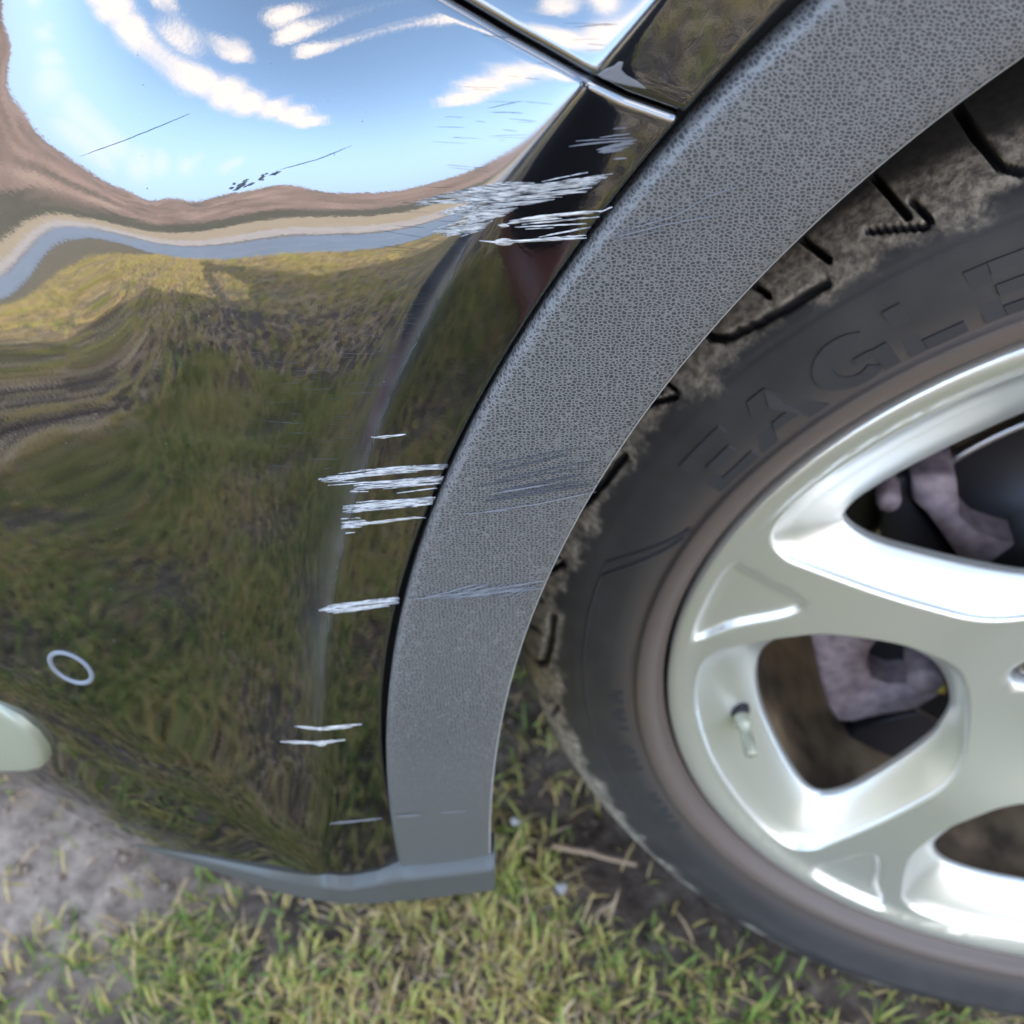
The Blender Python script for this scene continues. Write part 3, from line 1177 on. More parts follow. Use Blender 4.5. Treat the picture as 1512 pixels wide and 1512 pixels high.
for q_ in (([(408, 252), (470, 235), (520, 215)], 1.2), ([(118, 231), (190, 205), (280, 168)], 1.), ([(720, 160), (770, 149)], 1.)):
    ribbons('hairline_scratch', [q_], M['chip'])
# fine wash marks in the lacquer
st = []
for k in range(150):
    py = random.uniform(30, 700)
    cxx = float(np.interp(py, CREASE[:, 1], CREASE[:, 0]))
    px = cxx - 8 - abs(random.gauss(0, 90))
    L = random.uniform(12, 70)
    sl = random.gauss(.03, .06)
    if px < 20 or px + L > cxx - 2:
        continue
    st.append(([(px, py), (px + L, py + sl * L)], random.uniform(.35, .7)))
o = ribbons('wash_marks', st, M['hair'], lift=.00005)
o['kind'] = 'stuff'
# dust specks
V, F_ = [], []
sp = [(random.uniform(0, 600), random.uniform(0, 1240)) for k in range(110)] + [(240, 652), (245, 655), (25, 885), (28, 887), (118, 1081), (100, 1082), (30, 640), (22, 641), (293, 420), (360, 426), (118, 514), (168, 495)]
sp = [q for q in sp if q[0] < np.interp(q[1], CREASE[:, 1], CREASE[:, 0]) - 15 and q[1] < np.interp(q[0], [0, 240, 600], [1000, 1200, 1270])]
P, _ = hit([q[0] for q in sp], [q[1] for q in sp])
nn = snorm(P[:, 0], P[:, 2])
for p_, n_ in zip(P, nn):
    r_ = random.choice((.00008, .0001, .00014, .00022)) * np.linalg.norm(p_ - CAM) / .3
    a_ = np.cross(n_, [0, 0, 1.])
    a_ /= np.linalg.norm(a_)
    b_ = np.cross(n_, a_)
    o = len(V)
    V += [p_ + (a_ * math.cos(k * 1.257) + b_ * math.sin(k * 1.257)) * r_ * random.uniform(.6, 1.4) for k in range(5)] + [p_ + n_ * r_ * .8]
    F_ += [(o + k, o + (k + 1) % 5, o + 5) for k in range(5)]
o = mesh('dust', V, F_, M['scuff'], car)
o['kind'] = 'stuff'
# scuffs on the trim
ribbons('trim_scratch', [([(905, 345), (1000, 318), (1045, 290), (1110, 270)], 1.3), ([(900, 352), (990, 330), (1070, 316)], 2), ([(905, 356), (985, 338)], 1.)], M['trimscuff'], surf='trim')
st = [([(640 + random.uniform(-25, 120), 884 + random.uniform(-4, 4)), (700 + random.uniform(0, 105), 866 + random.uniform(-6, 4))], random.uniform(.6, 1.4)) for k in range(26)]
ribbons('trim_scratch', [([(602, 886), (700, 874), (805, 857)], 2.2)] + st, M['trimscuff'], surf='trim')
ribbons('trim_scratch', [([(706, 757), (790, 745), (880, 726)], 2.), ([(680, 760), (760, 752)], 1.3), ([(730, 728), (810, 715)], 2)], M['trimscuff'], surf='trim')
ribbons('trim_scratch', [([(700 + random.uniform(0, 40), 690 + k * 9 + random.uniform(-3, 3)), (860 + random.uniform(-20, 35), 662 + k * 9 + random.uniform(-3, 3))], random.uniform(1, 3)) for k in range(7)],
        M['trimdark'], surf='trim')
ribbons('trim_scratch', [([(583, 1206), (620, 1203)], 3), ([(650, 1200), (690, 1197)], 2)], M['trimscuff'], surf='trim')

print('T', round(time.time() - _T0, 1))
# ------------------------------------------------------------------ wheel
WC = np.array([0, 0, .308])
WROT = -0.2
ca, sa = math.cos(WROT), math.sin(WROT)
WM = np.array([[ca, -sa, 0], [sa, ca, 0], [0, 0, 1.]])
CW = WM.T @ (CAM - WC)


def wray(px, py, y):
    d = WM.T @ ray(px, py)
    return CW + d * ((y - CW[1]) / d[1])


def pol2(r, deg, y):
    a = math.radians(deg)
    return (r * math.cos(a), y, r * math.sin(a))


def lathe(prof, angs, close):
    V = []
    for a in angs:
        for r_, y_ in prof:
            V.append((r_ * math.cos(a), y_, r_ * math.sin(a)))
    return V, grid_faces(len(angs), len(prof), close_n=close)


def catmull(pts, k):
    pts = np.array(pts, float)
    n_ = len(pts)
    o = []
    for i in range(n_):
        p0, p1, p2, p3 = pts[i - 1], pts[i], pts[(i + 1) % n_], pts[(i + 2) % n_]
        for j in range(k):
            t_ = j / k
            o.append(.5 * ((2 * p1) + (-p0 + p2) * t_ + (2 * p0 - 5 * p1 + 4 * p2 - p3) * t_ ** 2 + (-p0 + 3 * p1 - 3 * p2 + p3) * t_ ** 3))
    return np.array(o)


FRONT = [(.0862, -9), (.0905, -21), (.100, -29.5), (.113, -33.5), (.1333, -34.7), (.1638, -32.4), (.1806, -29.6), (.2003, -25.8), (.213, -23.2),
         (.2195, -19.0), (.2215, -11), (.221, 0), (.2205, 11), (.221, 20), (.2185, 26.0), (.207, 28.3), (.191, 28.3), (.158, 27.2), (.13, 24.8), (.11, 21.5), (.096, 15.5), (.088, 4)]
BACK = [(.0935, -6), (.0955, -13), (.101, -19.5), (.110, -24), (.127, -26.5), (.1638, -25.5), (.176, -23.8), (.184, -21.5), (.189, -18), (.1905, -12), (.190, -5), (.189, 2), (.1895, 9),
        (.191, 15.5), (.1915, 20.2), (.187, 22.9), (.171, 23.4), (.147, 21), (.125, 17), (.108, 11.5), (.099, 5), (.0945, -1)]
Y_BACK = .023


def pxy(L, c_):
    return np.array([(r_ * math.cos(math.radians(c_ + a)), r_ * math.sin(math.radians(c_ + a))) for r_, a in L])


POCKET = [(.2265, 176.5), (.2265, 163.5), (.207, 163.2), (.188, 164.2), (.184, 166.0), (.190, 168.7), (.207, 172.5)]


def poly_sd(p, poly):
    """signed distance, inside negative (vectorised over p)."""
    d = np.full(len(p), 1e9)
    ins = np.zeros(len(p), bool)
    n_ = len(poly)
    for i in range(n_):
        a, b_ = poly[i], poly[(i + 1) % n_]
        ab = b_ - a
        t_ = np.clip(((p - a) @ ab) / (ab @ ab), 0, 1)
        d = np.minimum(d, np.hypot(*(p - a - t_[:, None] * ab).T))
        cnd = ((a[1] > p[:, 1]) != (b_[1] > p[:, 1]))
        with np.errstate(divide='ignore', invalid='ignore'):
            xi = (b_[0] - a[0]) * (p[:, 1] - a[1]) / (b_[1] - a[1]) + a[0]
        ins ^= cnd & (p[:, 0] < xi)
    return np.where(ins, -d, d)


WINC = [202 + 72 * k for k in range(5)]
fronts = [catmull(pxy(FRONT, c_), 6) for c_ in WINC]
backs = [catmull(pxy(BACK, c_), 6) for c_ in WINC]
pocks = [catmull(pxy(POCKET, 72 * k), 9) for k in range(5)]
RL = .2285
pts, edges = [], []


def addloop(L):
    o = len(pts)
    pts.extend([Vector((float(a), float(b_))) for a, b_ in L])
    edges.extend([(o + i, o + (i + 1) % len(L)) for i in range(len(L))])


outer = np.array([(RL * math.cos(a), RL * math.sin(a)) for a in np.linspace(0, 2 * math.pi, 240, endpoint=False)])
addloop(outer)
for L in fronts:
    addloop(L)


def offloop(L, d):
    t_ = np.roll(L, -1, 0) - np.roll(L, 1, 0)
    t_ /= np.linalg.norm(t_, axis=1)[:, None]
    n_ = np.stack([t_[:, 1], -t_[:, 0]], 1)
    if poly_sd((L + n_ * 1e-4)[:1], L)[0] < 0:
        n_ = -n_
    return L + n_ * d


guard = []
for L in fronts:
    for d_ in (.0006, .0012, .0020):
        q_ = offloop(L, d_)
        addloop(q_)
        guard.append(q_)
for L in pocks:
    for d_ in (.0010, -.0003, -.0016, -.0030):
        q_ = offloop(L, d_)
        addloop(q_)
        guard.append(q_)
guard = np.concatenate(guard)
# lug holes and centre
LUGS = [(.0605 * math.cos(math.radians(173 + 72 * k)), .0605 * math.sin(math.radians(173 + 72 * k))) for k in range(5)]
for lx, lz in LUGS:
    addloop([(lx + .0125 * math.cos(a), lz + .0125 * math.sin(a)) for a in np.linspace(0, 2 * math.pi, 24, endpoint=False)])
addloop([(.033 * math.cos(a), .033 * math.sin(a)) for a in np.linspace(0, 2 * math.pi, 40, endpoint=False)])
gg = np.arange(-.23, .2301, .0035)
ggx, ggz = np.meshgrid(gg, gg)
gp = np.stack([ggx.ravel() + (np.arange(ggx.size) // len(gg) % 2) * .00175, ggz.ravel()], 1)
vis = ((np.degrees(np.arctan2(gp[:, 1], gp[:, 0])) % 360 > 105) & (np.degrees(np.arctan2(gp[:, 1], gp[:, 0])) % 360 < 275)) | (np.arange(len(gp)) % 6 == 0)
gr = np.hypot(*gp.T)
sdw = np.min([poly_sd(gp, L) for L in fronts], 0)
sdl = np.min([np.hypot(gp[:, 0] - a, gp[:, 1] - b_) for a, b_ in LUGS], 0)
kp = (gr < RL - .002) & (gr > .035) & (sdw > .0016) & (sdl > .0145) & vis
gk = gp[kp]
gk = gk[np.array([np.min((guard[:, 0] - a) ** 2 + (guard[:, 1] - b_) ** 2) for a, b_ in gk]) > .0012 ** 2]
pts.extend([Vector((float(a), float(b_))) for a, b_ in gk])
vs, es, fs, _, _, _ = delaunay_2d_cdt(pts, edges, [], 0, 1e-7)
vs = np.array([(v.x, v.y) for v in vs])
fa = np.array([f_ for f_ in fs if len(f_) == 3])
cent = vs[fa].mean(1)
cr_ = np.hypot(*cent.T)
okf = (cr_ > .033) & (cr_ < RL) & (np.min([poly_sd(cent, L) for L in fronts], 0) > 0) & (np.min([np.hypot(cent[:, 0] - a, cent[:, 1] - b_) for a, b_ in LUGS], 0) > .0124)
fa = fa[okf]


def yface(p):
    r_ = np.hypot(*p.T)
    y_ = .0035 + .016 * sstep(.125, .05, r_)
    y_ = y_ - .0035 * sstep(.222, .2285, r_)
    sd_ = np.min([poly_sd(p, L) for L in pocks], 0)
    y_ = y_ + .0028 * sstep(.0008, -.0028, sd_)
    sdf = np.min([poly_sd(p, L) for L in fronts], 0)
    y_ = y_ + .0012 * sstep(.0018, -.0005, sdf) ** 2        # soft shoulder towards the window walls
    return y_


yv = yface(vs)
V = [(a, y_, b_) for (a, b_), y_ in zip(vs, yv)]
F_ = [tuple(f_) for f_ in fa]
# window walls
for Lf, Lb in zip(fronts, backs):
    o = len(V)
    yf = yface(Lf)
    n_ = len(Lf)
    for s_, yk in ((0, 0), (.012, .0008), (.04, .0022), (.30, .30), (.65, .66), (.95, .95), (1.0, 1.04), (1.02, 1.22)):
        for k in range(n_):
            q = Lf[k] * (1 - s_) + Lb[k] * s_
            yy = yf[k] + yk if yk < .01 and s_ < .2 else yf[k] + (Y_BACK - yf[k]) * yk
            V.append((q[0], yy, q[1]))
    F_ += [tuple(i + o for i in q) for q in grid_faces(8, n_, close_m=True)]
# outer lip, lug wells, centre bore
pr = [(RL, float(yface(np.array([[RL, 0]]))[0])), (.231, -.0004), (.2333, -.0006), (.2348, .0002), (.2356, .002), (.2356, .012)]
angs = np.linspace(0, 2 * math.pi, 240, endpoint=False)
v2, f2 = lathe(pr, angs, True)
o = len(V)
V += v2
F_ += [tuple(i + o for i in q) for q in f2]
for lx, lz in LUGS:
    o = len(V)
    y0_ = float(yface(np.array([[lx, lz]]))[0])
    for rr_, dy in ((.0125, 0), (.0115, .0015), (.0108, .004), (.0105, .022)):
        for k in range(24):
            a = 2 * math.pi * k / 24
            q = np.array([[lx + .0125 * math.cos(a), lz + .0125 * math.sin(a)]])
            yy = float(yface(q)[0]) if dy == 0 else y0_ + dy
            V.append((lx + rr_ * math.cos(a), yy, lz + rr_ * math.sin(a)))
    F_ += [tuple(i + o for i in q) for q in grid_faces(4, 24, close_m=True)]
wheel = mesh('alloy_wheel', V, F_, M['silver'], car, loc=tuple(WC))
wheel.rotation_euler = (0, 0, WROT)
bm = bmesh.new()
bm.from_mesh(wheel.data)
bmesh.ops.remove_doubles(bm, verts=bm.verts, dist=2e-5)
bmesh.ops.recalc_face_normals(bm, faces=bm.faces)
bm.to_mesh(wheel.data)
bm.free()
# centre cap
v2, f2 = lathe([(.0005, .012), (.015, .0122), (.028, .0135), (.0325, .016), (.033, .022)], np.linspace(0, 2 * math.pi, 48, endpoint=False), True)
mesh('centre_cap', v2, f2, M['satin'], wheel)
for lx, lz in LUGS:
    V, F_ = [], []
    for r_, y_ in ((.009, .045), (.009, .026), (.0075, .0235), (.002, .0225)):
        for k in range(6):
            V.append((lx + r_ * math.cos(k * math.pi / 3), y_, lz + r_ * math.sin(k * math.pi / 3)))
    mesh('wheel_nut', V, grid_faces(4, 6, close_m=True) + [(18, 19, 20, 21, 22, 23)], M['steel'], wheel, smooth=False)
# inner barrel
v2, f2 = lathe([(.1935, .027), (.198, .032), (.2005, .05), (.2005, .17), (.222, .19), (.235, .20)], angs, True)
mesh('barrel', v2, f2, M['barrel'], wheel)

# tyre
TP = [(.2345, .010), (.2362, .004), (.2375, .0015), (.2395, .0012), (.2405, .0005), (.2415, -.0035), (.2432, -.0062), (.2462, -.0074), (.2500, -.0076), (.2512, -.0070), (.2516, -.0046),
      (.2535, -.0046), (.258, -.0050), (.264, -.0050), (.270, -.0044), (.276, -.0032), (.281, -.0018), (.2842, -.0004), (.2850, .0004), (.2856, .0003), (.288, .0016), (.2905, .0030), (.293, .0050), (.2955, .0074),
      (.298, .0102), (.3005, .0136), (.3025, .0172), (.3045, .0216), (.306, .0258), (.3075, .031), (.309, .037), (.3103, .043), (.3115, .050), (.3122, .058)]
TP = np.array(TP)
L0 = 10
TPN = np.concatenate([TP[:L0], np.array([(.2516, -.0046), (.2535, -.0046), (.258, -.0050), (.264, -.0050), (.270, -.0044), (.276, -.0034), (.284, -.0022), (.290, -.0008), (.2945, .0005), (.298, .003), (.3015, .0065), (.3045, .011), (.307, .0165),
                                         (.3095, .024), (.312, .034), (.3145, .046), (.3165, .060)])])


def resamp(Q):
    sg = np.r_[0, np.cumsum(np.hypot(*np.diff(Q, axis=0).T))]
    sf = np.concatenate([sg[:L0], np.linspace(sg[L0], sg[-1], 84)])
    return np.interp(sf, sg, Q[:, 0]), np.interp(sf, sg, Q[:, 1]), sf


PR, PYy, sfine = resamp(TP)
NR, NYy, _sf2 = resamp(TPN)
tail = [(.3128, .066), (.3130, .10), (.3130, .105), (.305, .106), (.305, .112), (.3130, .113), (.3130, .20), (.3, .225), (.275, .24), (.24, .215)]
tailn = [(.3168, .066), (.3170, .10), (.3170, .105), (.309, .106), (.309, .112), (.3170, .113), (.3170, .20), (.303, .225), (.275, .24), (.24, .215)]
PR, PYy = np.r_[PR, [q[0] for q in tail]], np.r_[PYy, [q[1] for q in tail]]
NR, NYy = np.r_[NR, [q[0] for q in tailn]], np.r_[NYy, [q[1] for q in tailn]]
ang = np.radians(np.concatenate([np.arange(96, 113, .16), np.arange(113, 152, .07), np.arange(152, 222, .16), np.arange(222, 456, 1.5)]))
adeg = np.degrees(ang)
wb = (sstep(128, 172, adeg) * (1 - sstep(330, 450, adeg)))[:, None]
bulge = (.012 * sstep(205, 255, adeg) * (1 - sstep(285, 335, adeg)))[:, None]
TR = PR[None] * (1 - wb) + NR[None] * wb
TY = PYy[None] * (1 - wb) + NYy[None] * wb
TR = TR + .012 * (sstep(140, 178, adeg) * (1 - sstep(212, 255, adeg)))[:, None] * np.clip(TY / .035, 0, 1)
TY = TY - bulge * np.clip((TR - .256) / .025, 0, 1) * np.clip((.20 - TY) / .15, 0, 1)
# tread grooves as (angle deg, y) polylines
GR = [([(122.44, .0438), (121.97, .0243), (121.3, .0113), (120.3, .0076), (117, .0050), (112, .0040)], .0017), ([(128.35, .0314), (127.66, .0175), (127.16, .009)], .0014),
      ([(126.6, .0126), (126.01, .0056), (126.46, .0047), (129.74, .0108)], .0012), ([(133.99, .0226), (132.79, .0095)], .0014), ([(138.33, .0178), (137.52, .0102)], .0012)]
grooves = []
for k in range(-1, 4):
    for pl, w in GR:
        grooves.append(([(a + 21.6 * k, y_) for a, y_ in pl], w))
seg_len = .30
AA = np.degrees(ang)[:, None]
depth = np.zeros_like(TR)
for pl, w in grooves:
    for (a0, y0_), (a1, y1_) in zip(pl[:-1], pl[1:]):
        # map y to arc length along the profile
        s0, s1 = np.interp(y0_, PYy[34:94], sfine[34:94]), np.interp(y1_, PYy[34:94], sfine[34:94])
        p0 = np.array([math.radians(a0) * seg_len, s0])
        p1 = np.array([math.radians(a1) * seg_len, s1])
        sel = np.where((np.degrees(ang) > min(a0, a1) - 2) & (np.degrees(ang) < max(a0, a1) + 2))[0]
        if not len(sel):
            continue
        Q0 = ang[sel][:, None] * seg_len + np.zeros((1, len(sfine)))
        Q1 = np.zeros((len(sel), 1)) + sfine[None]
        e = p1 - p0
        t_ = np.clip(((Q0 - p0[0]) * e[0] + (Q1 - p0[1]) * e[1]) / (e @ e), 0, 1)
        dd = np.hypot(Q0 - p0[0] - t_ * e[0], Q1 - p0[1] - t_ * e[1])
        depth[sel, :len(sfine)] = np.maximum(depth[sel, :len(sfine)], sstep(w * 1.25, w * .6, dd) * .006)
nR, nY = np.gradient(PYy), -np.gradient(PR)
ll = np.hypot(nR, nY) + 1e-9
nR, nY = nR / ll, nY / ll       # outward: (+R, -y)
TR = TR - depth * np.abs(nR)
TY = TY + depth * np.abs(nY)
V = np.stack([TR * np.cos(ang)[:, None], TY, TR * np.sin(ang)[:, None]], -1).reshape(-1, 3)
tyre = mesh('tyre', V, grid_faces(len(ang), len(PR), close_n=True), M['tyre'], wheel)
at_ = tyre.data.attributes.new('across', 'FLOAT', 'POINT')
_ac = np.concatenate([np.zeros(L0), np.linspace(0, 1, 84), np.full(10, 1.2)])
at_.data.foreach_set('value', np.tile(_ac, len(ang)).astype(np.float32))
at_ = tyre.data.attributes.new('groove', 'FLOAT', 'POINT')
at_.data.foreach_set('value', np.clip(depth / .004, 0, 1).ravel().astype(np.float32))


def side_y(r_):
    return np.interp(r_, TP[:20, 0], TP[:20, 1])


# raised lettering E A G L E, read from the hub; u runs clockwise (degrees), v radial 0..1
def letter_polys(ch):
    if ch == 'E':
        return [[(0, 0), (.28, 0), (.28, 1), (0, 1)], [(.28, .8), (1, .8), (1, 1), (.28, 1)], [(.28, .4), (.85, .4), (.85, .6), (.28, .6)], [(.28, 0), (1, 0), (1, .2), (.28, .2)]]
    if ch == 'L':
        return [[(0, 0), (.3, 0), (.3, 1), (0, 1)], [(.3, 0), (1, 0), (1, .22), (.3, .22)]]
    if ch == 'A':
        return [[(0, 0), (.26, 0), (.62, 1), (.38, 1)], [(.74, 0), (1, 0), (.62, 1), (.5, .66)], [(.33, .2), (.67, .2), (.60, .38), (.40, .38)]]
    if ch == 'G':
        q = []
        n_ = 14
        for i in range(n_):
            a0, a1 = math.radians(50 + 260 * i / n_), math.radians(50 + 260 * (i + 1) / n_)
            q.append([(.5 + .5 * math.cos(a0), .5 + .5 * math.sin(a0)), (.5 + .5 * math.cos(a1), .5 + .5 * math.sin(a1)),
                      (.5 + .24 * math.cos(a1), .5 + .28 * math.sin(a1)), (.5 + .24 * math.cos(a0), .5 + .28 * math.sin(a0))])
        q += [[(.78, .02), (1, .02), (1, .5), (.78, .5)], [(.55, .38), (.78, .38), (.78, .52), (.55, .52)]]
        return q


for ch, a0, wd in (('E', 152.6, 5.6), ('A', 146.6, 7.6), ('G', 138.4, 6.2), ('L', 131.3, 4.6), ('E', 125.4, 5.6)):
    V, F_ = [], []
    for poly in letter_polys(ch):
        o = len(V)
        n_ = len(poly)
        mid = np.mean(poly, 0)
        for lvl, sh in ((-.0006, 1.0), (.0006, 1.0), (.0008, 1.0 if ch == 'G' else .975)):
            for u_, v_ in poly:
                u2, v2_ = mid[0] + (u_ - mid[0]) * sh, mid[1] + (v_ - mid[1]) * sh
                r_ = .2537 + .0215 * v_ if sh == 1 else .2537 + .0215 * v2_
                V.append(pol2(r_, a0 - wd * u2, float(side_y(r_)) - lvl))
        F_ += [tuple(o + i for i in q) for q in grid_faces(3, n_, close_m=True)] + [tuple(o + 2 * n_ + k for k in range(n_))]
    ob = mesh('raised_letter', V, F_, M['letter'], wheel, smooth=False)
# fine ribs and small moulded marks on the sidewall
for a0, a1, r0, r1 in ((158.2, 166.5, .2535, .262), (159.6, 168.5, .2535, .262)):
    V = []
    for k in range(14):
        f_ = k / 13
        rr_, aa_ = r0 + (r1 + .016 - r0) * f_ ** 1.4, a0 + (a1 - a0) * f_
        for dr, dy in ((-.0012, 0.0003), (-.0006, -.0012), (.0006, -.0012), (.0012, .0003)):
            V.append(pol2(rr_ + dr, aa_, float(side_y(rr_)) + dy))
    mesh('sidewall_rib', V, grid_faces(14, 4), M['letter'], wheel)
V = []
for k in range(90):
    aa_ = 167 + 55 * k / 89
    for dr, dy in ((-.0008, 0.0003), (-.0004, -.0009), (.0004, -.0009), (.0008, .0003)):
        V.append(pol2(.2785 + dr, aa_, float(side_y(.2785)) + dy))
mesh('sidewall_rib', V, grid_faces(90, 4), M['letter'], wheel)
# small moulded marks (worn, unreadable in the photograph): raised dashes
V, F_ = [], []
for k in range(26):
    aa_ = 186 + k * .85 + (3 if k > 8 else 0) + (4 if k > 15 else 0)
    r_ = .258 + (.002 if k % 2 else 0)
    if k % 4 == 3:
        continue
    o = len(V)
    for lvl in (-.0003, .0006):
        for u_, v_ in ((0, 0), (.5, 0), (.5, .005), (0, .005)):
            V.append(pol2(r_ + v_, aa_ + u_, float(side_y(r_ + v_)) - lvl))
    F_ += [tuple(o + i for i in q) for q in grid_faces(2, 4, close_m=True)] + [(o + 4, o + 5, o + 6, o + 7)]
mm_ = mesh('moulded_marks', V, F_, M['letter'], wheel, smooth=False)

mm_['kind'] = 'stuff'

# valve stem on the barrel wall
vp = wray(1095, 1060, .013)
ve = wray(1110, 1116, -.007)
dv = ve - vp
VL = float(np.linalg.norm(dv))
dv /= VL
a_ = np.cross(dv, [0, 0, 1.])
a_ /= np.linalg.norm(a_)
b_ = np.cross(dv, a_)


def spin(name, prof_, m_, parent):
    V = []
    for s_, r_ in prof_:
        for k in range(18):
            V.append(vp + dv * s_ + (a_ * math.cos(k * math.pi / 9) + b_ * math.sin(k * math.pi / 9)) * r_)
    return mesh(name, V, grid_faces(len(prof_), 18, close_m=True), m_, parent)


valve = spin('valve_stem', [(-.006, .0042), (.0, .0042), (.002, .0046), (.005, .0046), (.0055, .0034), (VL - .010, .0033), (VL - .0095, .0037), (VL - .001, .0036), (VL, .003), (VL + .0002, .0001)], M['satin'], wheel)
spin('valve_grommet', [(-.010, .0058), (-.004, .0056), (-.002, .0050), (-.0015, .0044), (-.0014, .0040)], M['liner'], wheel)

# brake: disc and caliper (do not turn with the wheel, so they hang on the car)
WMAT = Matrix(((ca, -sa, 0, 0), (sa, ca, 0, 0), (0, 0, 1, WC[2]), (0, 0, 0, 1)))


def wpart(name, V, F_, m_, smooth=True):
    V2 = [WM @ np.array(v) + WC for v in V]
    return mesh(name, V2, F_, m_, car, smooth)


a96 = np.linspace(0, 2 * math.pi, 120, endpoint=False)
v2, f2 = lathe([(.05, .062), (.088, .062), (.089, .084), (.1355, .084)], a96, True)
disc = wpart('brake_disc', v2, f2, M['disc'])
v2, f2 = lathe([(.1355, .084), (.1375, .0842), (.1385, .0855), (.1385, .0915)], a96, True)
o = wpart('disc_outer_ring', v2, f2, M['steel'])
o.parent = disc
v2, f2 = lathe([(.1385, .0915), (.1375, .0925), (.1375, .1005), (.1385, .1015)], a96, True)
o = wpart('disc_vent_band', v2, f2, M['rust'])
o.parent = disc
v2, f2 = lathe([(.1385, .1015), (.1385, .108), (.137, .109), (.06, .109)], a96, True)
o = wpart('disc_inner_ring', v2, f2, M['steel'])
o.parent = disc


def slab(name, poly, y0_, y1_, m_, bev=.003):
    P_ = np.array([wray(a, b2, y0_) for a, b2 in poly])
    c_ = P_.mean(0)
    V = []
    for y_, s_ in ((y1_, 1.0), (y0_ + bev, 1.0), (y0_ + bev * .3, .97), (y0_, .91)):
        for p_ in P_:
            q = c_ + (p_ - c_) * s_
            V.append((q[0], y_, q[2]))
    n_ = len(poly)
    return wpart(name, V, grid_faces(4, n_, close_m=True) + [tuple(3 * n_ + k for k in range(n_))], m_)


slab('brake_caliper', [(1196, 935), (1300, 930), (1282, 955), (1276, 978), (1285, 1000), (1310, 1010), (1345, 1008), (1378, 985), (1392, 990), (1388, 1030), (1352, 1050), (1300, 1058), (1258, 1068), (1236, 1066), (1222, 1045), (1206, 985)],
     .066, .10, M['iron'])
slab('caliper_bracket', [(1398, 703), (1412, 706), (1415, 740), (1413, 758), (1440, 786), (1478, 799), (1500, 804), (1505, 870), (1470, 880), (1428, 845), (1395, 795), (1366, 755), (1348, 740), (1346, 704)],
     .066, .095, M['iron'])
slab('caliper_bracket', [(1310, 706), (1344, 704), (1346, 742), (1385, 790), (1420, 850), (1330, 850), (1300, 790), (1302, 730)], .074, .10, M['dark'])
slab('suspension_arm', [(1255, 1080), (1410, 1040), (1430, 1090), (1400, 1180), (1240, 1190), (1225, 1120)], .10, .14, M['dark'])
slab('suspension_arm', [(1250, 640), (1340, 600), (1345, 700), (1305, 720), (1300, 800), (1240, 800)], .09, .12, M['dark'])
# slide-pin bolts
for (bx, by, rr_) in ((1313, 746, 17), (1368, 1012, 24)):
    c_ = wray(bx, by, .058)
    r_ = rr_ / FPX * np.linalg.norm(c_ - CW)
    V = []
    for s_, y_ in ((1, .085), (1, .062), (.85, .059), (.3, .058)):
        for k in range(14):
            V.append((c_[0] + r_ * s_ * math.cos(k * math.pi / 7), y_, c_[2] + r_ * s_ * math.sin(k * math.pi / 7)))
    wpart('slide_pin_bolt', V, grid_faces(4, 14, close_m=True) + [tuple(42 + k for k in range(14))], M['iron'])
slab('wear_mark', [(1382, 1012), (1398, 1014), (1396, 1026), (1384, 1024)], .064, .07, M['yellow'])
# backing plate so the hub area is closed
v2, f2 = lathe([(.02, .125), (.12, .125), (.165, .14), (.166, .15)], a96, True)
wpart('splash_shield', v2, f2, M['dark'])

# arch liner
V, n_ = [], 0
aa = np.radians(np.linspace(-15, 192, 90))
for a in aa:
    for r_, y_ in ((.392, -.05), (.405, -.03), (.412, .05), (.412, .30), (.30, .33)):
        V.append((ARC[0] + r_ * math.cos(a), y_, ARC[1] + r_ * math.sin(a)))
mesh('wheel_arch_liner', V, grid_faces(len(aa), 5, flip=True), M['liner'], car)

# ------------------------------------------------------------------ rest of the body
def section(x, w, zb, zs, zt, inset):
    """one ring of the shell at x: y from near side to far side."""
    yn, yf = w[0], w[1]
    return [(x, yn + .02, zb), (x, yn, zb + .12), (x, yn, zs - .1), (x, yn + .03, zs - .02), (x, yn + inset, zt - .02), (x, yn + inset + .12, zt),
            (x, yf - inset - .12, zt), (x, yf - inset, zt - .02), (x, yf - .03, zs - .02), (x, yf, zs - .1), (x, yf, zb + .12), (x, yf - .02, zb)]


FAR = 1.78
def shell(name, secs, m_):
    V = []
    for s_ in secs:
        V += section(*s_)
    n_ = len(secs)
    F_ = grid_faces(n_, 12, close_m=True) + [tuple(range(12))[::-1], tuple((n_ - 1) * 12 + k for k in range(12))]
    return mesh(name, V, F_, m_, car)


shell('bonnet', [(-.92, (.50, FAR - .5), .24, .55, .62, .02), (-.86, (.30, FAR - .3), .22, .60, .72, .05), (-.70, (.20, FAR - .12), .22, .70, .80, .08), (-.46, (.07, FAR - .06), .60, .86, .90, .10),
                 (0, (.05, FAR - .03), .76, .93, .97, .12), (.60, (.03, FAR - .03), .76, .98, 1.03, .10)], M['paint'])
shell('cabin', [(.60, (.06, FAR), .24, .98, 1.03, .10), (.72, (.0, FAR), .22, 1.0, 1.06, .12), (1.45, (-.02, FAR + .02), .22, 1.02, 1.50, .22), (2.4, (-.02, FAR + .02), .22, 1.03, 1.53, .22),
                (3.3, (.0, FAR), .25, 1.03, 1.46, .22), (3.75, (.10, FAR - .1), .3, 1.0, 1.1, .15)], M['paint'])
mesh('side_window', [(1.0, -.005, 1.06), (3.1, -.005, 1.06), (2.9, .13, 1.42), (1.5, .13, 1.42)], [(0, 1, 2, 3)], M['glass'], car)
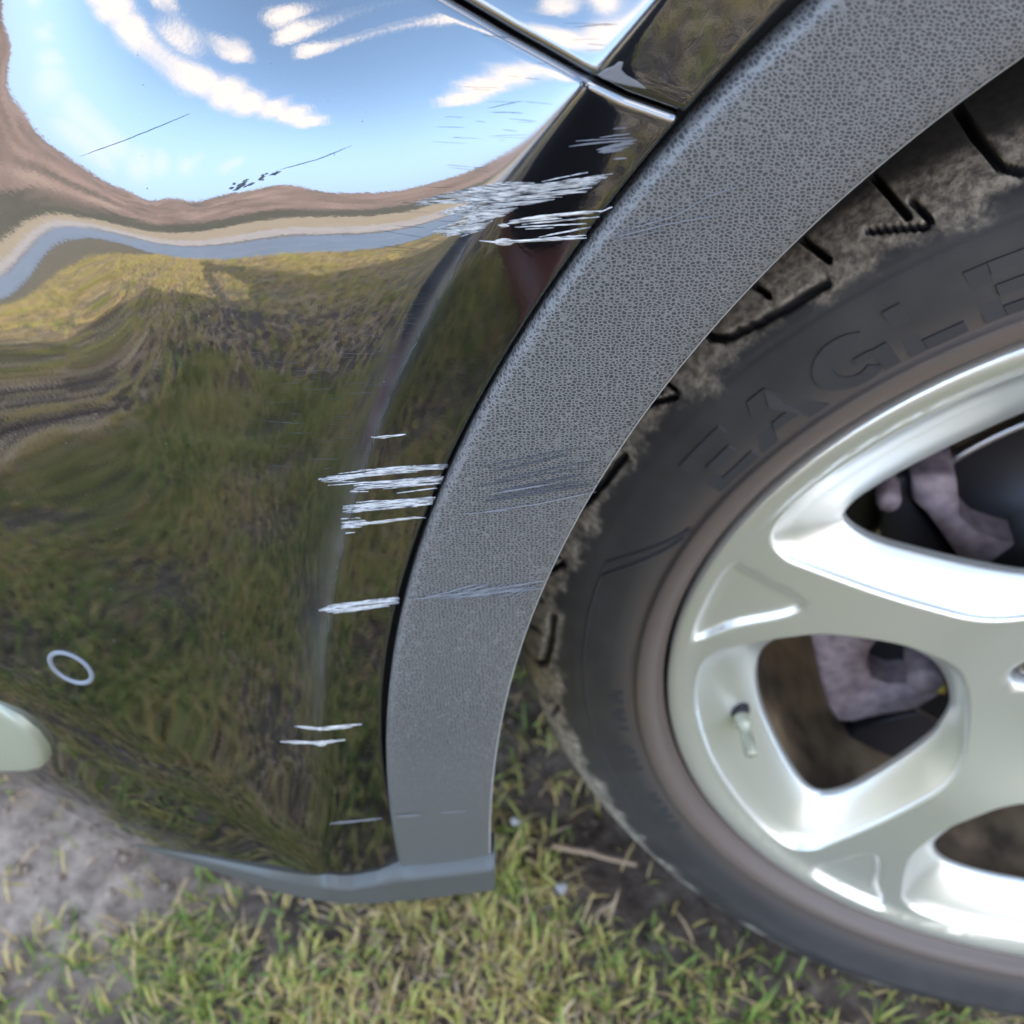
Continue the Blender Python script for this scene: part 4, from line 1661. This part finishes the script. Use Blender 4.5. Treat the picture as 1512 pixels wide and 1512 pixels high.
# underbody
mesh('underbody', [(-.80, .14, .26), (.8, .36, .26), (3.7, .0, .26), (3.7, FAR, .26), (-.8, FAR - .2, .26)] + [(-.80, .14, .30), (.8, .36, .30), (3.7, .0, .30), (3.7, FAR, .30), (-.8, FAR - .2, .30)],
     [(4, 3, 2, 1, 0), (5, 6, 7, 8, 9), (0, 1, 6, 5), (1, 2, 7, 6), (2, 3, 8, 7), (3, 4, 9, 8), (4, 0, 5, 9)], M['liner'], car, smooth=False)

# ------------------------------------------------------------------ the photographer, mirrored in the flange
def skin(name, chains, m_, parent, levels=2):
    """chains: list of [(point, radius), ...]; a chain may start at an index of an earlier vertex: ('@', i)."""
    V, Ed, Rr = [], [], []
    for ch in chains:
        prev = None
        for it in ch:
            if it[0] == '@':
                prev = it[1]
                continue
            V.append(it[0])
            Rr.append(it[1])
            if prev is not None:
                Ed.append((prev, len(V) - 1))
            prev = len(V) - 1
    me = bpy.data.meshes.new(name)
    me.from_pydata([tuple(map(float, v)) for v in V], Ed, [])
    o = link(name, me, m_, parent)
    md = o.modifiers.new('skin', 'SKIN')
    md.use_smooth_shade = True
    for i, r_ in enumerate(Rr):
        sv_ = me.skin_vertices[0].data[i]
        sv_.radius = (r_, r_) if not isinstance(r_, tuple) else r_
        sv_.use_root = i == 0
    sb_ = o.modifiers.new('subdivision', 'SUBSURF')
    sb_.levels = sb_.render_levels = levels
    return o


PX, PY_ = -.29, -.86          # where the hips are above the ground
pers = empty('person', (PX, PY_, 0))
tag(pers, 'person in dark jacket and jeans bending forward behind the camera with a phone', 'person')


def P3(x, y, z):
    return (x, y, z)


pc = CAM - FW * .010 - UP * .045


def hp(sx_, a, b2, c2):
    q_ = pc - np.array([PX, PY_, 0]) + RT * sx_ * (.046 + a) + UP * (-.055 + b2) + FW * (-.006 + c2)
    return tuple(q_)


WR = {sx_: hp(sx_, .030, -.080, -.060) for sx_ in (-1, 1)}
FA = {sx_: tuple(np.array(WR[sx_]) + np.array([.05 * sx_, -.07, .025])) for sx_ in (-1, 1)}
body = skin('body', [[(P3(0, -.05, .84), .118), (P3(0, .02, .95), (.150, .115)), (P3(0, .12, 1.10), (.165, .115)), (P3(0, .20, 1.24), .115), (P3(0, .25, 1.31), .058), (P3(0, .29, 1.37), .055)],
                     [('@', 0), (P3(-.09, -.04, .74), .085), (P3(-.15, .10, .45), .060), (P3(-.15, .02, .14), .046), (P3(-.15, .0, .07), .046)],
                     [('@', 0), (P3(.09, -.04, .74), .085), (P3(.15, .10, .45), .060), (P3(.15, .02, .14), .046), (P3(.15, .0, .07), .046)],
                     [('@', 3), (P3(-.16, .20, 1.22), .070), (P3(-.27, .20, .96), .050), (FA[-1], .038), (WR[-1], .031)],
                     [('@', 3), (P3(.16, .20, 1.22), .070), (P3(.25, .20, .96), .050), (FA[1], .038), (WR[1], .031)]], M['cloth'], pers)
trou = skin('trousers', [[(P3(0, -.045, .83), .122), (P3(0, -.03, .88), .116), (P3(0, -.01, .93), .10)], [('@', 0), (P3(-.09, -.045, .72), .098), (P3(-.15, .10, .45), .078), (P3(-.15, .02, .13), .066)],
                         [('@', 0), (P3(.09, -.045, .72), .098), (P3(.15, .10, .45), .078), (P3(.15, .02, .13), .066)]], M['denim'], pers)
for sx_ in (-1, 1):
    skin('boot', [[(P3(.15 * sx_, -.02, .16), .056), (P3(.15 * sx_, -.03, .06), .056), (P3(.155 * sx_, .06, .045), .046), (P3(.16 * sx_, .15, .035), .040), (P3(.16 * sx_, .20, .03), .028)]], M['boot'], pers)
# head with a face, looking down at the phone
hc = np.array([0, .335, 1.42])
hf = np.array([0, .62, -.78])
hf /= np.linalg.norm(hf)
hu = np.array([0, .78, .62])
hu -= hf * (hu @ hf)
hu /= np.linalg.norm(hu)
hr = np.cross(hf, hu)
V = []
nth, nph = 22, 28
for i in range(nth):
    th_ = math.pi * (i + .02) / (nth - .96)
    for j in range(nph):
        ph_ = 2 * math.pi * j / nph
        x_, z_ = math.sin(th_) * math.sin(ph_), math.cos(th_)
        y_ = math.sin(th_) * math.cos(ph_)
        w_ = .078 * (1 - .22 * max(0, -z_) ** 1.5)
        d_ = .098 * (1 - .10 * max(0, -z_))
        fx = 0.
        if y_ > 0:
            fx += .022 * math.exp(-(x_ / .16) ** 2 - ((z_ + .12) / .16) ** 2)          # nose
            fx -= .010 * (math.exp(-((abs(x_) - .38) / .16) ** 2 - ((z_ - .08) / .12) ** 2))   # eye sockets
            fx += .006 * math.exp(-(x_ / .3) ** 2 - ((z_ + .52) / .08) ** 2)           # lips
        V.append(hc + hr * x_ * w_ + hf * (y_ * d_ + fx) + hu * z_ * .118)
head = mesh('head', V, grid_faces(nth, nph, close_m=True), M['skin'], pers)
for sx_ in (-1, 1):
    V = []
    for i in range(7):
        for j in range(10):
            a1, a2 = math.pi * (i + .05) / 6.1, 2 * math.pi * j / 10
            V.append(hc + hr * (sx_ * .076 + sx_ * .012 * math.sin(a1) * math.cos(a2)) + hf * (-.012 + .020 * math.sin(a1) * math.sin(a2)) + hu * .032 * math.cos(a1))
    mesh('ear', V, grid_faces(7, 10, close_m=True), M['skin'], head)
    V = []
    for i in range(6):
        for j in range(8):
            a1, a2 = math.pi * (i + .05) / 5.1, 2 * math.pi * j / 8
            V.append(hc + hr * (sx_ * .030 + .012 * math.sin(a1) * math.cos(a2)) + hf * (.078 + .008 * math.sin(a1) * math.sin(a2)) + hu * (.010 + .006 * math.cos(a1)))
    mesh('eye', V, grid_faces(6, 8, close_m=True), M['paleedge'], head)
V = []
for i in range(12):
    th_ = .02 + 1.75 * i / 11
    for j in range(nph):
        ph_ = 2 * math.pi * j / nph
        lim = th_ if math.cos(ph_) < .2 else th_ * (1 - .64 * (math.cos(ph_) - .2) / .8)
        x_, z_, y_ = math.sin(lim) * math.sin(ph_), math.cos(lim), math.sin(lim) * math.cos(ph_)
        k_ = 1.07 + .02 * math.sin(9 * ph_ + 5 * th_)
        V.append(hc + hr * x_ * .080 * k_ + hf * y_ * .100 * k_ + hu * z_ * .120 * k_)
mesh('hair', V, grid_faces(12, nph, close_m=True), M['hair_dark'], head)
# phone: the camera sits at its upper edge; both hands hold its long sides
phone = empty('phone', tuple(pc))
tag(phone, 'black phone held in both hands behind the camera', 'phone')
V = []
for (w_, h_, d_) in ((.036, .078, .0035), (.038, .080, .0020), (.038, .080, -.0020), (.036, .078, -.0035)):
    for k in range(28):
        a = 2 * math.pi * k / 28
        cx_, cy_ = math.copysign(abs(math.cos(a)) ** .35, math.cos(a)), math.copysign(abs(math.sin(a)) ** .35, math.sin(a))
        V.append(RT * w_ * cx_ + UP * h_ * cy_ + FW * d_)
mesh('phone_case', V, grid_faces(4, 28, close_m=True) + [tuple(range(28)), tuple(84 + k for k in range(28))[::-1]], M['gap'], phone)
V = [RT * x_ + UP * y_ - FW * .0037 for x_, y_ in ((-.033, -.073), (.033, -.073), (.033, .073), (-.033, .073))]
mesh('screen', V, [(0, 1, 2, 3)], M['glass'], phone)
for sx_ in (-1, 1):
    ch = [[(hp(sx_, .034, -.096, -.074), .0225), (WR[sx_], .0225), (hp(sx_, .025, -.045, -.036), (.019, .026))]]
    for q_, (b0, l1, l2, l3) in enumerate(((.034, .036, .024, .018), (.014, .040, .027, .019), (-.006, .037, .025, .018), (-.025, .029, .020, .016))):
        k0 = np.array([.015, b0, .000])
        k1 = k0 + np.array([-.42, .06, .9]) * l1 * .62
        k2 = k1 + np.array([-.97, .10, .12]) * l2
        k3 = k2 + np.array([-.95, .08, -.22]) * l3
        ch.append([('@', 2), (hp(sx_, *k0), .0105), (hp(sx_, *k1), .0088), (hp(sx_, *k2), .0080), (hp(sx_, *k3), .0062)])
    ch.append([('@', 2), (hp(sx_, .012, -.010, -.034), .0135), (hp(sx_, -.002, .014, -.024), .0100), (hp(sx_, -.018, .034, -.016), .0092), (hp(sx_, -.030, .046, -.013), .0070)])
    skin('hand', ch, M['skin'], pers)

# ------------------------------------------------------------------ ground
def hgt(x, y):
    return (.006 * np.sin(x * 9.1 + 1.3 * np.sin(y * 7)) * np.cos(y * 11.3 + x * 3) + .004 * np.sin(x * 31 + y * 17) * np.sin(y * 27 - x * 9)
            + .0025 * np.sin(x * 83 + y * 41) * np.sin(y * 97 + 2 * np.sin(x * 50))) * sstep(3.2, 2.0, np.hypot(x, y))


gx_ = np.arange(-1.6, 1.01, .012)
gy_ = np.arange(-1.5, 1.0, .012)
XX, YY = np.meshgrid(gx_, gy_)
ZZ = hgt(XX, YY)
ZZ = ZZ + rng.normal(0, .0016, ZZ.shape)
edge = np.minimum(np.minimum(XX + 1.6, 1.0 - XX), np.minimum(YY + 1.5, 1.0 - YY))
ZZ = ZZ * sstep(0, .1, edge) + .004
o = mesh('soil', np.stack([XX, YY, ZZ], -1).reshape(-1, 3), grid_faces(*XX.shape), M['soil'])
o['kind'] = 'structure'
# ground sheet to the horizon
rr_ = np.array([0, 1, 2, 4, 8, 16, 40, 100, 300, 900])
V = [(0, 0, -.05)]
F_ = []
for i, r_ in enumerate(rr_[1:]):
    for k in range(48):
        a = 2 * math.pi * k / 48
        V.append((r_ * math.cos(a), r_ * math.sin(a), -.05 if r_ < 1.5 else 0))
F_ += [(0, 1 + k, 1 + (k + 1) % 48) for k in range(48)]
for i in range(len(rr_) - 2):
    for k in range(48):
        F_.append((1 + i * 48 + k, 1 + (i + 1) * 48 + k, 1 + (i + 1) * 48 + (k + 1) % 48, 1 + i * 48 + (k + 1) % 48))
o = mesh('ground', V, F_, M['field'])
o['kind'] = 'structure'
# lane along the edge of the grass
V = []
for k in range(60):
    x = -60 + 2 * k
    V += [(x, -3.6 - .0012 * x * x + .1 * math.sin(x), .006), (x, -6.6 - .0012 * x * x + .15 * math.sin(x * .7), .006)]
o = mesh('lane', V, grid_faces(60, 2, flip=True), M['lane'])
o['kind'] = 'structure'
# pale worn track beyond the lane, in the sun
V = []
for k in range(60):
    x = -60 + 2 * k
    V += [(x, -6.9 - .0012 * x * x + .2 * math.sin(x * .6), .008), (x, -11.5 - .0012 * x * x + .4 * math.sin(x * .4), .008)]
o = mesh('track', V, grid_faces(60, 2, flip=True), M['track'])
o['kind'] = 'structure'
# hills all round
V = []
na = 240
for j, (d_, s_) in enumerate(((150, 0.), (220, .25), (300, .62), (380, 1.), (460, 1.06), (600, .4))):
    for k in range(na):
        a = 2 * math.pi * k / na
        h_ = 34 + 12 * math.sin(2 * a + 1) + 8 * math.sin(5 * a + .4) + 4 * math.sin(11 * a) + 2.5 * math.sin(23 * a + 2)
        h_ += 2 * math.sin(41 * a + j)
        V.append((d_ * math.cos(a), d_ * math.sin(a), h_ * s_ - .5))
o = mesh('hills', V, grid_faces(6, na, close_m=True), M['hill'])
o['kind'] = 'structure'


print('T', round(time.time() - _T0, 1))
# ------------------------------------------------------------------ grass
def grass_mesh(name, N, region, lens, wid, dens, shift=0., parent=None):
    x0, x1, y0_, y1_ = region
    px_ = rng.uniform(x0, x1, N * 3)
    py_ = rng.uniform(y0_, y1_, N * 3)
    k_ = rng.random(N * 3) < dens(px_, py_)
    px_, py_ = px_[k_][:N], py_[k_][:N]
    n_ = len(px_)
    L = rng.uniform(*lens, n_)
    w = rng.uniform(*wid, n_)
    az = rng.uniform(0, 2 * np.pi, n_)
    lean0 = rng.uniform(.0, .55, n_)
    bend = rng.uniform(.2, 1.9, n_)
    tint = np.clip(shift + rng.beta(1.3, 1.6, n_) + .18 * np.sin(px_ * 13) * np.cos(py_ * 11), 0, 1)
    flat = tint > .72
    lean0 = np.where(flat, rng.uniform(.8, 1.45, n_), lean0)
    K = 4
    V = np.zeros((n_, K + 1, 2, 3))
    pos = np.stack([px_, py_, hgt(px_, py_) + .003], 1)
    d2 = np.stack([np.cos(az), np.sin(az)], 1)
    tw = az + rng.normal(np.pi / 2, .35, n_)
    s2 = np.stack([np.cos(tw), np.sin(tw), rng.normal(0, .2, n_)], 1)
    ang_ = lean0.copy()
    for k in range(K + 1):
        ww = w * np.array([.8, 1, .9, .62, .06])[k] * .5
        V[:, k, 0] = pos - s2 * ww[:, None]
        V[:, k, 1] = pos + s2 * ww[:, None]
        st_ = L / K
        pos = pos + np.stack([d2[:, 0] * np.sin(ang_) * st_, d2[:, 1] * np.sin(ang_) * st_, np.cos(ang_) * st_], 1)
        pos[:, 2] = np.maximum(pos[:, 2], .004 + hgt(pos[:, 0], pos[:, 1]))
        ang_ = ang_ + bend / K
    V = V.reshape(-1, 3)
    base = (np.arange(n_) * (K + 1) * 2)[:, None, None]
    q = np.array([[2 * k, 2 * k + 1, 2 * k + 3, 2 * k + 2] for k in range(K)])[None]
    Fq = (base + q).reshape(-1, 4)
    me = bpy.data.meshes.new(name)
    me.vertices.add(len(V))
    me.vertices.foreach_set('co', V.ravel())
    me.loops.add(Fq.size)
    me.loops.foreach_set('vertex_index', Fq.ravel())
    me.polygons.add(len(Fq))
    me.polygons.foreach_set('loop_start', np.arange(0, Fq.size, 4))
    me.polygons.foreach_set('loop_total', np.full(len(Fq), 4))
    at = me.attributes.new('tint', 'FLOAT', 'POINT')
    at.data.foreach_set('value', np.repeat(tint, (K + 1) * 2))
    me.update(calc_edges=True)
    o = link(name, me, M['grass'], parent)
    o['kind'] = 'stuff'
    return o


def dens_near(x, y):
    d = .55 + .45 * np.sin(x * 17 + 2 * np.sin(y * 9)) * np.cos(y * 21 + x * 5)
    d = d * sstep(.16, .02, y + .06 * np.sin(x * 23))                     # thins out under the car
    d = np.maximum(d, .10)
    for cx_, cy_, r_ in ((-.66, .10, .09), (-.60, .08, .06), (-.72, .07, .06), (-.20, .10, .09), (-.12, .08, .07)):
        d = d * (1 - .93 * sstep(r_, r_ * .55, np.hypot(x - cx_, (y - cy_) * 1.2)))
    return np.clip(d, .02, 1)


g = grass_mesh('grass', 140000, (-1.3, .6, -1.0, .5), (.008, .030), (.0010, .0028), dens_near, .06)
g2 = grass_mesh('grass', 70000, (-5.0, 2.5, -3.6, 1.2), (.025, .07), (.004, .009), lambda x, y: (.6 + .4 * np.sin(x * 5 + y * 3) * np.cos(y * 7)) * np.where((x > -1.25) & (y > -.95), 0, 1), .34)
for o in (g, g2):
    tag(o, None, None)
g['label'] = 'short tufted grass with yellow and straw blades beside the car'
g2['label'] = 'grass of the field farther from the car'

# crumbs of soil and grit
V, F_ = [], []
for k in range(5200):
    x, y = rng.uniform(-1.0, .3), rng.uniform(-.25, .35)
    r_ = .0009 + .0045 * rng.random() ** 4
    o_ = len(V)
    c_ = np.array([x, y, float(hgt(x, y)) + .004 + r_ * .2])
    for d_ in ((1, 0, 0), (-1, 0, 0), (0, 1, 0), (0, -1, 0), (0, 0, 1), (0, 0, -1)):
        V.append(c_ + np.array(d_) * r_ * rng.uniform(.6, 1.4, 3))
    for i, j, l in ((0, 2, 4), (2, 1, 4), (1, 3, 4), (3, 0, 4), (2, 0, 5), (1, 2, 5), (3, 1, 5), (0, 3, 5)):
        F_.append((o_ + i, o_ + j, o_ + l))
o = mesh('soil_crumbs', V, F_, M['soil'])
o['kind'] = 'stuff'
o['label'] = 'crumbs of dry soil and grit lying on the bare ground'

# twig and pebbles on the soil beside the tyre
def stick(name, pts_, r0, r1, m_, label, cat):
    V = []
    for k, p_ in enumerate(pts_):
        f_ = k / (len(pts_) - 1)
        r_ = r0 + (r1 - r0) * f_
        for j in range(7):
            a = 2 * math.pi * j / 7
            V.append((p_[0] + r_ * .3 * math.cos(a), p_[1] + r_ * math.cos(a), p_[2] + r_ * math.sin(a)))
    n_ = len(pts_)
    o = mesh(name, V, grid_faces(n_, 7, close_m=True) + [tuple(range(7)), tuple((n_ - 1) * 7 + k for k in range(7))[::-1]], m_)
    return tag(o, label, cat)


pp = [on_z(a, b2, .014) for a, b2 in ((816, 1249), (840, 1254), (870, 1259), (900, 1268), (940, 1277))]
stick('twig', pp, .0022, .0014, M['straw'], 'pale dry twig lying on bare soil beside the tyre', 'twig')
def pebble(px, py, r_, label):
    c_ = on_z(px, py, .012)
    V = []
    for i in range(9):
        for j in range(12):
            th_, ph_ = math.pi * (i + .001) / 8.002, 2 * math.pi * j / 12
            k_ = r_ * (1 + .16 * math.sin(3 * ph_ + px) * math.sin(th_) + .1 * math.sin(5 * th_ + py))
            V.append((c_[0] + k_ * 1.2 * math.sin(th_) * math.cos(ph_), c_[1] + k_ * math.sin(th_) * math.sin(ph_), c_[2] + .75 * k_ * math.cos(th_)))
    return tag(mesh('pebble', V, grid_faces(9, 12, close_m=True, flip=True), M['pebble']), label, 'pebble')


pebble(762, 1213, .0034, 'small white pebble on the soil close to the end of the arch trim')
pebble(829, 1311, .0040, 'small white pebble on dark soil below the dry twig')
print('scene built', len(bpy.data.objects))
